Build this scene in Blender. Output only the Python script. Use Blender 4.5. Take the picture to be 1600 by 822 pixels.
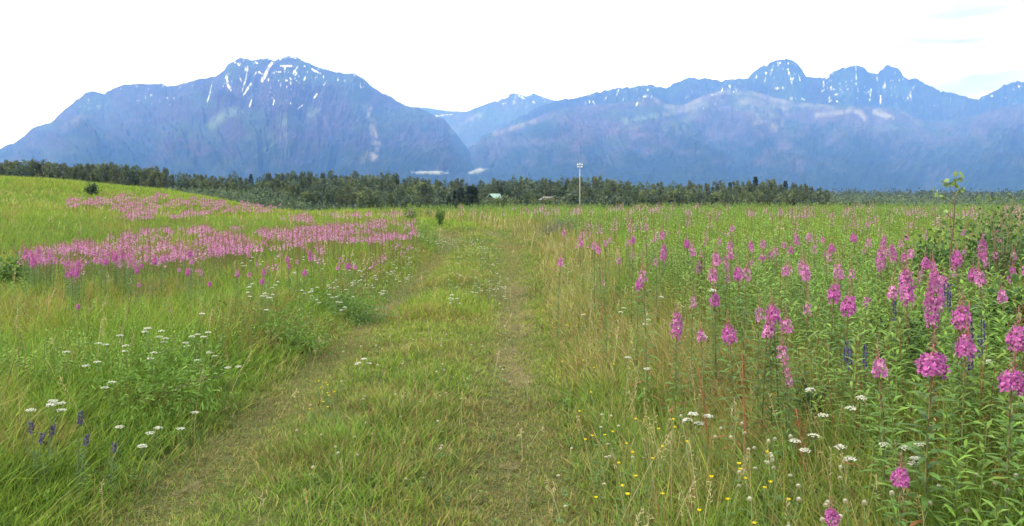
import bpy, math, random
import numpy as np

R = math.radians
sc = bpy.context.scene
COL = sc.collection
for o in list(bpy.data.objects):
    bpy.data.objects.remove(o)

# ------------------------------------------------------------------ camera
F = 1386.0          # focal length in pixels of the 1600 px wide photograph
EYE = 1.6
HZ = 300.0          # image row of the horizon
cam_d = bpy.data.cameras.new('camera')
cam_d.sensor_width = 36.0
cam_d.lens = 36.0 * F / 1600.0
cam_d.shift_y = -(411.0 - HZ) / 1600.0
cam_d.clip_start = 0.05
cam_d.clip_end = 60000
cam = bpy.data.objects.new('camera', cam_d)
COL.objects.link(cam)
cam.location = (0, 0, EYE)
cam.rotation_euler = (R(90), 0, 0)
sc.camera = cam

# ------------------------------------------------------------------ light
SUN_EL, SUN_AZ = R(48), R(232)      # behind the camera, to the left (azimuth clockwise from +Y)
w = bpy.data.worlds.new('World')
sc.world = w
w.use_nodes = True
nt = w.node_tree
nt.nodes.clear()
out = nt.nodes.new('ShaderNodeOutputWorld')
sky = nt.nodes.new('ShaderNodeTexSky')
sky.sky_type = 'NISHITA'
sky.sun_disc = False
sky.sun_elevation = SUN_EL
sky.sun_rotation = SUN_AZ
bg = nt.nodes.new('ShaderNodeBackground')
bg.inputs['Strength'].default_value = 0.12
tc = nt.nodes.new('ShaderNodeTexCoord')
mp = nt.nodes.new('ShaderNodeMapping')
mp.inputs['Scale'].default_value = (1.5, 1.5, 9.0)
nz = nt.nodes.new('ShaderNodeTexNoise')
nz.inputs['Scale'].default_value = 2.2
nz.inputs['Detail'].default_value = 6
nz.inputs['Roughness'].default_value = 0.55
rp = nt.nodes.new('ShaderNodeValToRGB')     # the bright overcast: its thick parts are a little greyer
rp.color_ramp.elements[0].position = 0.30
rp.color_ramp.elements[0].color = (0.90, 0.95, 1.0, 1)
rp.color_ramp.elements[1].position = 0.72
rp.color_ramp.elements[1].color = (0.46, 0.52, 0.58, 1)
bgc = nt.nodes.new('ShaderNodeBackground')
bgc.inputs['Strength'].default_value = 1.45
mix = nt.nodes.new('ShaderNodeMixShader')
mix.inputs[0].default_value = 0.88          # share of the sky that is veiled by cloud
L = nt.links.new
L(tc.outputs['Generated'], mp.inputs[0])
L(mp.outputs[0], nz.inputs['Vector'])
L(nz.outputs['Fac'], rp.inputs[0])
dt = nt.nodes.new('ShaderNodeVectorMath'); dt.operation = 'DISTANCE'
dt.inputs[1].default_value = (0.452, 0.880, 0.131)      # direction of a thin grey cloud bank
m2 = nt.nodes.new('ShaderNodeMapRange')
m2.inputs['From Min'].default_value = 0.17; m2.inputs['From Max'].default_value = 0.02
n3 = nt.nodes.new('ShaderNodeTexNoise'); n3.inputs['Scale'].default_value = 5.0; n3.inputs['Detail'].default_value = 5
mp3 = nt.nodes.new('ShaderNodeMapping'); mp3.inputs['Scale'].default_value = (1.5, 1.5, 11.0)
m3 = nt.nodes.new('ShaderNodeMapRange')
m3.inputs['From Min'].default_value = 0.42; m3.inputs['From Max'].default_value = 0.62
mm = nt.nodes.new('ShaderNodeMath'); mm.operation = 'MULTIPLY'
mc = nt.nodes.new('ShaderNodeMixRGB'); mc.inputs[2].default_value = (0.27, 0.28, 0.29, 1)
L(tc.outputs['Generated'], dt.inputs[0]); L(dt.outputs['Value'], m2.inputs['Value'])
L(tc.outputs['Generated'], mp3.inputs[0]); L(mp3.outputs[0], n3.inputs['Vector']); L(n3.outputs['Fac'], m3.inputs['Value'])
L(m2.outputs[0], mm.inputs[0]); L(m3.outputs[0], mm.inputs[1]); L(mm.outputs[0], mc.inputs[0]); L(rp.outputs[0], mc.inputs[1])
L(mc.outputs[0], bgc.inputs['Color'])
L(sky.outputs[0], bg.inputs['Color'])
L(bg.outputs[0], mix.inputs[1])
L(bgc.outputs[0], mix.inputs[2])
L(mix.outputs[0], out.inputs[0])

sun_d = bpy.data.lights.new('sun', 'SUN')
sun_d.energy = 2.6
sun_d.angle = R(5)
sun_d.color = (1.0, 0.96, 0.88)
sun = bpy.data.objects.new('sun', sun_d)
COL.objects.link(sun)
sun.rotation_euler = (math.pi / 2 - SUN_EL, 0, -SUN_AZ + math.pi)
sun.location = (-30, -40, 60)

sc.view_settings.view_transform = 'Standard'
sc.view_settings.look = 'None'
sc.view_settings.exposure = 0.75
sc.view_settings.gamma = 1.0
sc.render.engine = 'CYCLES'
sc.cycles.max_bounces = 5
sc.cycles.diffuse_bounces = 3
sc.cycles.transmission_bounces = 3
sc.cycles.transparent_max_bounces = 24
sc.cycles.volume_bounces = 3
sc.cycles.sample_clamp_indirect = 4.0
sc.cycles.use_denoising = True

# ------------------------------------------------------------------ helpers
rng = np.random.default_rng(11)
random.seed(11)


def tag(o, label=None, cat=None, group=None, kind=None):
    if label: o['label'] = label
    if cat: o['category'] = cat
    if group: o['group'] = group
    if kind: o['kind'] = kind
    return o


def _hash(ix, iy, seed):
    h = (ix.astype(np.int64) * 374761393 + iy.astype(np.int64) * 668265263 + seed * 1442695041) & 0xffffffff
    h = ((h ^ (h >> 13)) * 1274126177) & 0xffffffff
    return ((h ^ (h >> 16)) & 0xffff) / 65535.0


def vnoise(x, y, seed=0):
    x = np.asarray(x, float); y = np.asarray(y, float)
    ix = np.floor(x); iy = np.floor(y)
    fx = x - ix; fy = y - iy
    fx = fx * fx * (3 - 2 * fx); fy = fy * fy * (3 - 2 * fy)
    a = _hash(ix, iy, seed); b = _hash(ix + 1, iy, seed)
    c = _hash(ix, iy + 1, seed); d = _hash(ix + 1, iy + 1, seed)
    return (a + (b - a) * fx) * (1 - fy) + (c + (d - c) * fx) * fy


def fbm(x, y, oct=4, seed=0, gain=0.5):
    x = np.asarray(x, float); y = np.asarray(y, float)
    s = 0; a = 1; t = 0
    for i in range(oct):
        s = s + a * vnoise(x * 2 ** i, y * 2 ** i, seed + i * 17)
        t += a; a *= gain
    return s / t


def ridged(x, y, oct=4, seed=0, gain=0.5):
    x = np.asarray(x, float); y = np.asarray(y, float)
    s = 0; a = 1; t = 0
    for i in range(oct):
        s = s + a * (1 - np.abs(2 * vnoise(x * 2 ** i, y * 2 ** i, seed + i * 17) - 1))
        t += a; a *= gain
    return s / t


def ss(a, b, x):
    t = np.clip((np.asarray(x, float) - a) / (b - a), 0, 1)
    return t * t * (3 - 2 * t)


def make_mesh(name, V, Fs, col=None, mat=None, smooth=False):
    """V (n,3); Fs a list of (m,k) index arrays; col (n,3) point colours."""
    me = bpy.data.meshes.new(name)
    V = np.asarray(V, np.float32)
    Fs = [f for f in Fs if len(f)]
    loops = np.concatenate([f.ravel() for f in Fs]).astype(np.int32)
    tot = np.concatenate([np.full(len(f), f.shape[1], np.int32) for f in Fs])
    start = np.concatenate([[0], np.cumsum(tot)[:-1]]).astype(np.int32)
    me.vertices.add(len(V)); me.vertices.foreach_set('co', V.ravel())
    me.loops.add(len(loops)); me.loops.foreach_set('vertex_index', loops)
    me.polygons.add(len(tot)); me.polygons.foreach_set('loop_start', start)
    if smooth:
        me.polygons.foreach_set('use_smooth', np.ones(len(tot), bool))
    me.update(calc_edges=True)
    if col is not None:
        a = me.attributes.new('col', 'FLOAT_COLOR', 'POINT')
        c = np.ones((len(V), 4), np.float32); c[:, :3] = np.clip(col, 0, 1)
        a.data.foreach_set('color', c.ravel())
    if mat: me.materials.append(mat)
    return me


def link(name, me, parent=None, loc=None):
    o = bpy.data.objects.new(name, me)
    COL.objects.link(o)
    if parent: o.parent = parent
    if loc is not None: o.location = loc
    return o


class MB:
    """collects geometry with point colours"""
    def __init__(s): s.V = []; s.C = []; s.Q = []; s.T = []; s.n = 0
    def add(s, V, C, Q=None, T=None):
        V = np.asarray(V, float).reshape(-1, 3)
        C = np.asarray(C, float)
        if C.ndim == 1: C = np.tile(C, (len(V), 1))
        if Q is not None and len(Q): s.Q.append(np.asarray(Q) + s.n)
        if T is not None and len(T): s.T.append(np.asarray(T) + s.n)
        s.V.append(V); s.C.append(C); s.n += len(V)
    def mesh(s, name, mat, smooth=False):
        Fs = []
        if s.Q: Fs.append(np.concatenate(s.Q))
        if s.T: Fs.append(np.concatenate(s.T))
        return make_mesh(name, np.concatenate(s.V), Fs, np.concatenate(s.C), mat, smooth)


def ribbons(P, D, S, Ln, W, droop, seg, prof, c0, c1, bendv=None):
    """n curved ribbons. P base, D direction, S side vector, Ln length, W full width."""
    n = len(P)
    if bendv is None: bendv = np.tile([0, 0, -1.0], (n, 1))
    t = np.linspace(0, 1, seg + 1)
    if prof == 'blade': wd = 1 - t ** 1.8 * 0.93
    elif prof == 'leaf': wd = np.sin(np.pi * (t * 0.9 + 0.06)) ** 0.8
    elif prof == 'stem': wd = 1 - 0.5 * t
    else: wd = np.sin(np.pi * (t * 0.72 + 0.12)) ** 0.6        # petal, broad at the tip
    Ln = np.broadcast_to(Ln, (n,)); W = np.broadcast_to(W, (n,)); droop = np.broadcast_to(droop, (n,))
    ctr = P[:, None, :] + (D * Ln[:, None])[:, None, :] * t[None, :, None] \
        + (bendv * (droop * Ln)[:, None])[:, None, :] * (t ** 2)[None, :, None]
    off = S[:, None, :] * (W[:, None] * 0.5 * wd[None, :])[:, :, None]
    V = np.stack([ctr - off, ctr + off], 2).reshape(-1, 3)
    c0 = np.broadcast_to(c0, (n, 3)); c1 = np.broadcast_to(c1, (n, 3))
    C = c0[:, None, :] * (1 - t)[None, :, None] + c1[:, None, :] * t[None, :, None]
    C = np.repeat(C, 2, axis=1).reshape(-1, 3)
    base = (np.arange(n) * 2 * (seg + 1))[:, None, None]
    k = (np.arange(seg) * 2)[None, :, None]
    q = np.array([0, 1, 3, 2])[None, None, :]
    Q = (base + k + q).reshape(-1, 4)
    return V, C, Q


def perp(D):
    up = np.tile([0, 0, 1.0], (len(D), 1))
    s = np.cross(D, up)
    l = np.linalg.norm(s, axis=1, keepdims=True)
    s = np.where(l > 1e-4, s / np.maximum(l, 1e-4), np.array([1.0, 0, 0]))
    return s


def unit(v):
    return v / np.maximum(np.linalg.norm(v, axis=-1, keepdims=True), 1e-9)


def tube(mb, pts, radii, c0, c1=None, sides=6):
    pts = np.asarray(pts, float); n = len(pts)
    c0 = np.asarray(c0, float); c1 = c0 if c1 is None else np.asarray(c1, float)
    T = unit(np.gradient(pts, axis=0))
    ref = np.array([1.0, 0, 0]) if abs(T[0][0]) < 0.8 else np.array([0, 1.0, 0])
    A = unit(np.cross(T, ref)); B = np.cross(T, A)
    a = np.arange(sides) / sides * 2 * np.pi
    V = pts[:, None, :] + (A[:, None, :] * np.cos(a)[None, :, None] + B[:, None, :] * np.sin(a)[None, :, None]) * np.asarray(radii, float)[:, None, None]
    tt = np.linspace(0, 1, n)
    C = np.repeat((c0[None] * (1 - tt)[:, None] + c1[None] * tt[:, None])[:, None, :], sides, 1)
    Q = [[i * sides + j, i * sides + (j + 1) % sides, (i + 1) * sides + (j + 1) % sides, (i + 1) * sides + j]
         for i in range(n - 1) for j in range(sides)]
    caps = [[(n - 1) * sides + j for j in (0, k, k + 1)] for k in range(1, sides - 1)]
    mb.add(V.reshape(-1, 3), C.reshape(-1, 3), Q, caps)


def box(mb, lo, hi, c):
    x0, y0, z0 = lo; x1, y1, z1 = hi
    V = [(x0, y0, z0), (x1, y0, z0), (x1, y1, z0), (x0, y1, z0), (x0, y0, z1), (x1, y0, z1), (x1, y1, z1), (x0, y1, z1)]
    mb.add(V, c, [(0, 3, 2, 1), (4, 5, 6, 7), (0, 1, 5, 4), (1, 2, 6, 5), (2, 3, 7, 6), (3, 0, 4, 7)])


def mat_leaf(name, trans=0.4, rough=0.6, spec=0.25, noise=0.18, nscale=40.0):
    """thin leaf: coloured by the 'col' attribute, light passes through part of it"""
    m = bpy.data.materials.new(name); m.use_nodes = True
    t = m.node_tree; t.nodes.clear()
    o = t.nodes.new('ShaderNodeOutputMaterial')
    at = t.nodes.new('ShaderNodeAttribute'); at.attribute_name = 'col'
    col = at.outputs['Color']
    if noise:
        n = t.nodes.new('ShaderNodeTexNoise'); n.inputs['Scale'].default_value = nscale
        g = t.nodes.new('ShaderNodeNewGeometry')
        mr = t.nodes.new('ShaderNodeMapRange')
        mr.inputs['From Min'].default_value = 0.3; mr.inputs['From Max'].default_value = 0.7
        mr.inputs['To Min'].default_value = 1 - noise; mr.inputs['To Max'].default_value = 1 + noise
        mu = t.nodes.new('ShaderNodeVectorMath'); mu.operation = 'SCALE'
        t.links.new(g.outputs['Position'], n.inputs['Vector'])
        t.links.new(n.outputs['Fac'], mr.inputs['Value'])
        t.links.new(col, mu.inputs[0]); t.links.new(mr.outputs[0], mu.inputs['Scale'])
        col = mu.outputs[0]
    p = t.nodes.new('ShaderNodeBsdfPrincipled')
    p.inputs['Roughness'].default_value = rough
    p.inputs['Specular IOR Level'].default_value = spec
    tr = t.nodes.new('ShaderNodeBsdfTranslucent')
    mx = t.nodes.new('ShaderNodeMixShader'); mx.inputs[0].default_value = trans
    t.links.new(col, p.inputs['Base Color']); t.links.new(col, tr.inputs['Color'])
    t.links.new(p.outputs[0], mx.inputs[1]); t.links.new(tr.outputs[0], mx.inputs[2])
    t.links.new(mx.outputs[0], o.inputs[0])
    return m


def mat_solid(name, rough=0.9, spec=0.15, noise=0.2, nscale=6.0, bump=0.0, metallic=0.0):
    m = bpy.data.materials.new(name); m.use_nodes = True
    t = m.node_tree
    p = t.nodes['Principled BSDF']
    p.inputs['Roughness'].default_value = rough
    p.inputs['Specular IOR Level'].default_value = spec
    p.inputs['Metallic'].default_value = metallic
    at = t.nodes.new('ShaderNodeAttribute'); at.attribute_name = 'col'
    n = t.nodes.new('ShaderNodeTexNoise'); n.inputs['Scale'].default_value = nscale
    n.inputs['Detail'].default_value = 5
    g = t.nodes.new('ShaderNodeNewGeometry')
    mr = t.nodes.new('ShaderNodeMapRange')
    mr.inputs['From Min'].default_value = 0.3; mr.inputs['From Max'].default_value = 0.7
    mr.inputs['To Min'].default_value = 1 - noise; mr.inputs['To Max'].default_value = 1 + noise
    mu = t.nodes.new('ShaderNodeVectorMath'); mu.operation = 'SCALE'
    t.links.new(g.outputs['Position'], n.inputs['Vector'])
    t.links.new(n.outputs['Fac'], mr.inputs['Value'])
    t.links.new(at.outputs['Color'], mu.inputs[0]); t.links.new(mr.outputs[0], mu.inputs['Scale'])
    t.links.new(mu.outputs[0], p.inputs['Base Color'])
    if bump:
        b = t.nodes.new('ShaderNodeBump'); b.inputs['Distance'].default_value = bump
        t.links.new(n.outputs['Fac'], b.inputs['Height']); t.links.new(b.outputs[0], p.inputs['Normal'])
    return m


M_GRASS = mat_leaf('grass_blades', 0.42, 0.6, 0.2)
M_LEAF = mat_leaf('green_leaves', 0.38, 0.5, 0.3)
M_PETAL = mat_leaf('petals', 0.45, 0.6, 0.15, noise=0.22, nscale=90)
M_STEM = mat_solid('plant_stems', 0.6, 0.3, 0.2, 60)
M_FOL = mat_leaf('tree_foliage', 0.25, 0.6, 0.2, noise=0.25, nscale=0.6)
M_BARK = mat_solid('bark', 0.9, 0.1, 0.35, 3.0)
M_GROUND = mat_solid('meadow_soil', 0.95, 0.05, 0.3, 9.0, bump=0.03)
M_PATH = mat_solid('packed_dirt', 0.95, 0.05, 0.35, 22.0, bump=0.02)
M_ROCK = mat_solid('mountain_rock', 0.95, 0.05, 0.28, 0.012, bump=20.0)
M_CLOUD = mat_leaf('cloud_mist', 0.5, 1.0, 0.0, noise=0.0)
_t = M_CLOUD.node_tree; _o = [n for n in _t.nodes if n.type == 'OUTPUT_MATERIAL'][0]; _s = _o.inputs[0].links[0].from_socket
_tr = _t.nodes.new('ShaderNodeBsdfTransparent'); _mx = _t.nodes.new('ShaderNodeMixShader'); _mx.inputs[0].default_value = 0.07     # thin mist: most light passes each puff
_t.links.new(_tr.outputs[0], _mx.inputs[1]); _t.links.new(_s, _mx.inputs[2]); _t.links.new(_mx.outputs[0], _o.inputs[0])
M_WALL = mat_solid('painted_wood', 0.8, 0.2, 0.2, 2.0)
M_ROOF = mat_solid('metal_roof', 0.45, 0.5, 0.1, 2.0)
M_POLE = mat_solid('galvanised_steel', 0.45, 0.5, 0.08, 2.0, metallic=0.3)


# ------------------------------------------------------------------ terrain
def track_x(y):
    y = np.asarray(y, float)
    return -0.0065 * np.clip(y - 22, 0, 60) ** 2 * (1 - 0.0 * y)


HXP = [-200, -55, -45, -37.7, -34, -31, -27.4, -24, -20, -10, 300]
HZP = [3.6, 3.15, 2.85, 2.25, 1.98, 1.55, 1.0, 0.2, -0.05, 0.0, 0.0]


def ground_z(x, y):
    x = np.asarray(x, float); y = np.asarray(y, float)
    yc = np.clip(y, 12, 95)
    xe = x * (95.0 / yc) ** 0.55
    hill = np.interp(xe, HXP, HZP) * ss(14, 95, y) ** 0.85
    hill = hill * (1 - 0.75 * ss(98, 190, y))
    lump = 0.10 * (fbm(x * 0.25, y * 0.25, 3, 5) - 0.5) * ss(3, 10, np.abs(x)) \
        + 0.5 * (fbm(x * 0.04, y * 0.04, 2, 9) - 0.5) * ss(12, 40, np.hypot(x, y)) * (1 - ss(100, 140, y))
    drop = -4.6 * ss(66, 135, y - 0.25 * np.clip(-x - 22, 0, 60)) * (1 - 0.72 * ss(-34, -62, x))
    d = x - track_x(y)
    fade = 1 - ss(34, 46, y)
    rut = -0.05 * (np.exp(-((d + 1.75) / 0.3) ** 2) + np.exp(-(d / 0.26) ** 2)) * fade
    bank = 0.17 * ss(-2.0, -2.9, d) * fade + 0.08 * ss(0.6, 2.2, d) * fade
    crown = 0.03 * np.exp(-((d + 0.9) / 0.5) ** 2) * fade
    far = ss(200, 900, y) * -4.0
    behind = 1 - ss(0, -6, y) * 0.0
    return (hill + lump + drop + rut + bank + crown + far) * behind


def pix(u, v, h=0.0, ymax=140.0):
    """world point on the meadow (raised by h) that lies on the ray of photo pixel (u, v)"""
    u = np.atleast_1d(np.asarray(u, float)); v = np.atleast_1d(np.asarray(v, float))
    h = np.broadcast_to(np.asarray(h, float), u.shape)
    Y = np.geomspace(1.2, ymax, 700)
    X = (u[:, None] - 800) / F * Y[None]
    Z = EYE - (v[:, None] - HZ) / F * Y[None]
    G = ground_z(X, np.broadcast_to(Y, X.shape)) + h[:, None]
    hit = Z <= G
    k = np.where(hit.any(1), hit.argmax(1), len(Y) - 1)
    i = np.arange(len(u))
    ok = hit.any(1)
    return np.stack([X[i, k], Y[k], ground_z(X[i, k], Y[k])], 1), ok


def proj(P):
    return 800 + F * P[..., 0] / P[..., 1], HZ - F * (P[..., 2] - EYE) / P[..., 1]


r = np.concatenate([np.geomspace(0.4, 3, 14)[:-1], np.geomspace(3, 60, 330)[:-1], np.geomspace(60, 300, 90)[:-1], np.geomspace(300, 17500, 60)])
a = np.concatenate([np.arange(-46, 46.01, 0.25), np.arange(50, 313, 4.0)])
a = np.radians(a)
RR, AA = np.meshgrid(r, a, indexing='ij')
GX = RR * np.sin(AA); GY = RR * np.cos(AA)
GZ = ground_z(GX, GY)
nr, na = RR.shape
V = np.stack([GX, GY, GZ], -1).reshape(-1, 3)
V = np.concatenate([V, [[0, 0, float(ground_z(0, 0))]]])
i, j = np.meshgrid(np.arange(nr - 1), np.arange(na), indexing='ij')
j2 = (j + 1) % na
Q = np.stack([i * na + j, i * na + j2, (i + 1) * na + j2, (i + 1) * na + j], -1).reshape(-1, 4)[:, ::-1]
jj = np.arange(na)
T = np.stack([jj, (jj + 1) % na, np.full(na, nr * na)], -1)
x, y = V[:, 0], V[:, 1]
n1 = fbm(x * 0.5, y * 0.5, 4, 3)[:, None]; n2 = fbm(x * 0.06, y * 0.06, 3, 4)[:, None]
near = np.array([0.075, 0.085, 0.03]) * (0.7 + 0.6 * n1)
farc = np.array([0.16, 0.20, 0.045]) * (0.75 + 0.5 * n2)
C = near * (1 - ss(10, 40, y)[:, None]) + farc * ss(10, 40, y)[:, None]
d = x - track_x(y)
tm = (ss(-2.3, -1.9, d) * (1 - ss(0.25, 0.6, d)) * (1 - ss(30, 42, y)))[:, None]
C = C * (1 - tm) + np.array([0.10, 0.105, 0.04]) * (0.6 + 0.8 * n1) * tm
vf = ss(100, 160, y - 0.6 * np.clip(-x - 20, 0, 60))[:, None]
C = C * (1 - vf) + np.array([0.05, 0.07, 0.035]) * (0.7 + 0.6 * n2) * vf
me = make_mesh('ground', V, [Q, T], C, M_GROUND, True)
tag(link('ground', me), 'grassy meadow ground falling away to the valley plain', 'ground', kind='structure')

# the two wheel tracks as thin dirt sheets following the ruts
mb = MB()
for off, wd in ((-1.78, 0.16), (0.0, 0.22)):
    ys = np.arange(-3, 40, 0.05)
    cols = np.linspace(-0.5, 0.5, 9) * 1.6
    YY, KK = np.meshgrid(ys, cols, indexing='ij')
    wob = (fbm(YY * 1.3, YY * 0 + off, 3, 31) - 0.5) * 0.35 + (fbm(YY * 6, KK * 3 + off * 9, 2, 32) - 0.5) * 0.12
    wv = wd * (0.08 + 1.3 * ss(0.40, 0.62, fbm(YY * 0.55, YY * 0 + 3 + off, 3, 41))) * (0.6 + 0.8 * fbm(YY * 5, KK * 4 + 9 * off, 2, 43)) * (1 - ss(20, 34, YY))
    XX = track_x(YY) + off + wob * 0.5 + KK * wv
    ZZ = ground_z(XX, YY) + 0.006
    nn = fbm(XX * 6, YY * 6, 3, 8)
    c = np.stack([0.14 * (0.5 + 1.0 * nn), 0.115 * (0.5 + 1.0 * nn), 0.065 * (0.5 + 1.0 * nn)], -1)
    i, j = np.meshgrid(np.arange(len(ys) - 1), np.arange(8), indexing='ij')
    Q = np.stack([i * 9 + j, i * 9 + j + 1, (i + 1) * 9 + j + 1, (i + 1) * 9 + j], -1).reshape(-1, 4)
    bare = (ss(6.5, 8.5, YY) * (1 - ss(14, 18, YY)) if off == 0 else np.maximum(ss(10, 11, YY) * (1 - ss(12, 14, YY)), 0.8 * ss(4.2, 5, YY) * (1 - ss(6.5, 8, YY))))
    frag = fbm(XX * 5, YY * 3.2, 4, 77) + 0.9 * (0.5 - np.abs(KK)) * 0.5
    ok_ = ((wv > 0.07) & (frag + 0.34 * bare > 0.62)).reshape(-1)
    Q = Q[ok_[Q].all(1)]
    mb.add(np.stack([XX, YY, ZZ], -1).reshape(-1, 3), c.reshape(-1, 3), Q)
tag(link('path', mb.mesh('path', M_PATH, True)), 'worn dirt wheel ruts of the mown track through the meadow', 'path', kind='structure')

# ------------------------------------------------------------------ mountains
SKY_A = [(-260, 292), (-200, 282), (-120, 262), (-40, 245), (0, 232), (25, 222), (37, 213), (51, 200), (80, 191), (92, 179), (112, 162), (135, 145), (143, 143), (157, 144), (163, 147), (177, 138), (194, 133), (218, 130), (232, 132), (252, 130), (262, 135), (276, 134), (290, 130), (310, 124), (330, 121), (341, 117), (351, 108), (356, 101), (364, 96), (376, 91), (392, 94), (419, 91), (435, 92), (453, 87), (468, 91), (489, 103), (512, 109), (536, 115), (553, 114), (563, 120), (584, 137), (598, 147), (611, 150), (621, 159), (638, 166), (655, 168), (672, 177), (693, 186), (707, 201), (720, 218), (734, 237), (744, 254), (754, 271), (775, 290), (800, 306)]
SKY_B = [(560, 190), (640, 172), (662, 168), (690, 172), (727, 175), (741, 170), (761, 162), (778, 157), (792, 149), (802, 146), (812, 148), (821, 151), (833, 146), (846, 151), (867, 158), (890, 160), (950, 172), (1010, 190)]
SKY_C = [(700, 250), (760, 215), (800, 190), (840, 168), (868, 158), (889, 155), (912, 150), (936, 144), (963, 138), (991, 136), (1018, 133), (1042, 137), (1059, 128), (1079, 122), (1106, 123), (1130, 126), (1151, 125), (1168, 121), (1178, 113), (1195, 101), (1212, 93), (1229, 91), (1243, 97), (1253, 108), (1260, 120), (1277, 121), (1286, 125), (1300, 114), (1317, 106), (1337, 102), (1346, 104), (1356, 112), (1371, 116), (1378, 108), (1385, 102), (1393, 104), (1404, 107), (1412, 120), (1419, 125), (1431, 122), (1446, 131), (1463, 140), (1480, 145), (1494, 146), (1511, 152), (1520, 155), (1530, 154), (1552, 142), (1569, 133), (1589, 127), (1600, 128), (1660, 120), (1750, 140), (1900, 190)]
SKY_D = [(660, 306), (690, 285), (715, 255), (740, 228), (754, 212), (790, 200), (830, 187), (860, 174), (890, 166), (953, 162), (990, 158), (1021, 150), (1038, 162), (1066, 165), (1106, 145), (1134, 139), (1175, 141), (1209, 152), (1243, 159), (1277, 162), (1320, 164), (1354, 166), (1399, 169), (1429, 183), (1450, 191), (1491, 187), (1542, 175), (1600, 160), (1700, 150), (1900, 200)]
SNOW = [((354, 120), (356, 133), (361, 141), 2.2), ((387, 108), (383, 128), (378, 143), 1.0), ((392, 131), (381, 148), 2.0), ((431, 90), (421, 104), (410, 126), 3.0), ((439, 103), (455, 103), 1.6), ((332, 128), (327, 149), (324, 159), 0.8), ((393, 157), (390, 166), 1.8), ((428, 155), (427, 164), 0.9), ((454, 161), (456, 165), 1.2), ((465, 170), (473, 164), 0.9), ((404, 112), (412, 117), 1.2), ((395, 95), (402, 99), 1.6), ((460, 111), (467, 120), 0.9), ((465, 104), (458, 115), 0.9), ((453, 122), (455, 125), 1.3), ((477, 120), (475, 125), 1.3), ((487, 108), (500, 115), 1.6), ((511, 125), (506, 133), 0.8), ((495, 147), (491, 153), 1.2), ((528, 121), (528, 125), 0.9), ((378, 93), (398, 96), 1.2), ((418, 92), (440, 92), 2.0), ((455, 88), (470, 94), 1.5), ((365, 97), (372, 100), 0.8), ((400, 113), (397, 119), 0.9), ((374, 118), (377, 127), 0.7),
        ((968, 138), (963, 149), 1.2), ((1004, 151), (1018, 150), 1.1), ((996, 160), (994, 166), 1.3), ((1071, 153), (1075, 151), 1.4), ((1112, 148), (1118, 148), 1.3), ((1129, 137), (1128, 142), 1.1), ((1140, 134), (1141, 138), 1.6), ((1146, 144), (1150, 142), 1.4), ((1099, 169), (1097, 173), 1.2), ((1197, 111), (1195, 130), 1.0), ((1182, 118), (1182, 126), 0.8), ((1231, 108), (1235, 122), (1237, 130), 1.4), ((1240, 121), (1237, 129), 1.0), ((1248, 118), (1250, 125), 0.8), ((1210, 138), (1226, 137), 1.1), ((1234, 154), (1243, 154), 1.1), ((1253, 154), (1257, 156), 1.1), ((1215, 97), (1216, 103), 0.9), ((1195, 102), (1200, 100), 1.2),
        ((1286, 127), (1288, 133), 1.3), ((1284, 143), (1288, 140), 2.0), ((1298, 136), (1299, 140), 1.8), ((1304, 148), (1310, 147), 1.3), ((1296, 150), (1296, 159), 1.1), ((1337, 104), (1338, 125), (1341, 143), 1.0), ((1339, 152), (1340, 158), 1.1), ((1361, 138), (1359, 156), 1.3), ((1370, 120), (1371, 126), 1.3), ((1376, 150), (1376, 162), 1.4), ((1423, 140), (1423, 157), 0.9), ((1548, 150), (1551, 150), 1.0), ((1302, 113), (1290, 123), 1.4), ((1307, 156), (1308, 159), 0.9), ((1320, 106), (1326, 104), 0.8),
        ((776, 158), (795, 150), 1.3), ((810, 149), (820, 155), 1.3), ((786, 162), (790, 161), 1.0), ((825, 150), (830, 149), 1.2), ((833, 159), (836, 161), 1.2), ((681, 181), (706, 179), 1.0), ((690, 173), (720, 176), 0.8), ((920, 157), (922, 161), 0.9), ((947, 152), (946, 155), 0.9), ((926, 158), (929, 162), 0.8)]
# pale scree, tundra and bare rock: (polyline, half width, strength, kind)
PALE = [(((572, 165), (580, 190), (588, 215), (584, 245)), 9, 0.75, 0), (((566, 250), (592, 225)), 8, 0.3, 0),
        (((706, 205), (730, 192), (752, 180)), 7, 0.6, 0), (((772, 208), (800, 200), (836, 190)), 6, 0.5, 0),
        (((975, 190), (1000, 184), (1025, 180)), 7, 0.8, 1), (((965, 201), (1005, 200)), 4, 0.4, 1), (((953, 162), (1000, 162), (1030, 155)), 5, 0.5, 1),
        (((1038, 180), (1070, 172), (1110, 160)), 6, 0.5, 0), (((1160, 160), (1190, 172), (1225, 170)), 16, 0.55, 0), (((1180, 192), (1212, 198)), 9, 0.5, 0), (((1222, 190), (1224, 203)), 5, 0.7, 0),
        (((1021, 153), (1040, 166), (1066, 168), (1110, 149), (1134, 143), (1175, 145), (1209, 156), (1243, 163), (1300, 168)), 5, 0.6, 0), (((1100, 165), (1075, 185), (1060, 205)), 9, 0.35, 1), (((1275, 180), (1310, 176), (1335, 172)), 5, 0.7, 0), (((1330, 170), (1345, 176), (1352, 186)), 6, 1.0, 0), (((1368, 175), (1392, 184)), 6, 1.2, 0), (((1402, 170), (1435, 192)), 3, 0.6, 0), (((1290, 205), (1400, 200)), 7, 0.3, 1),
        (((330, 195), (350, 180), (372, 172)), 11, 0.8, 1), (((440, 190), (470, 185), (490, 175)), 13, 0.6, 1), (((398, 245), (430, 222), (455, 205)), 3, 0.5, 1), (((100, 200), (130, 180)), 8, 0.3, 0), (((1040, 200), (1070, 195)), 12, 0.4, 1)]


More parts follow.
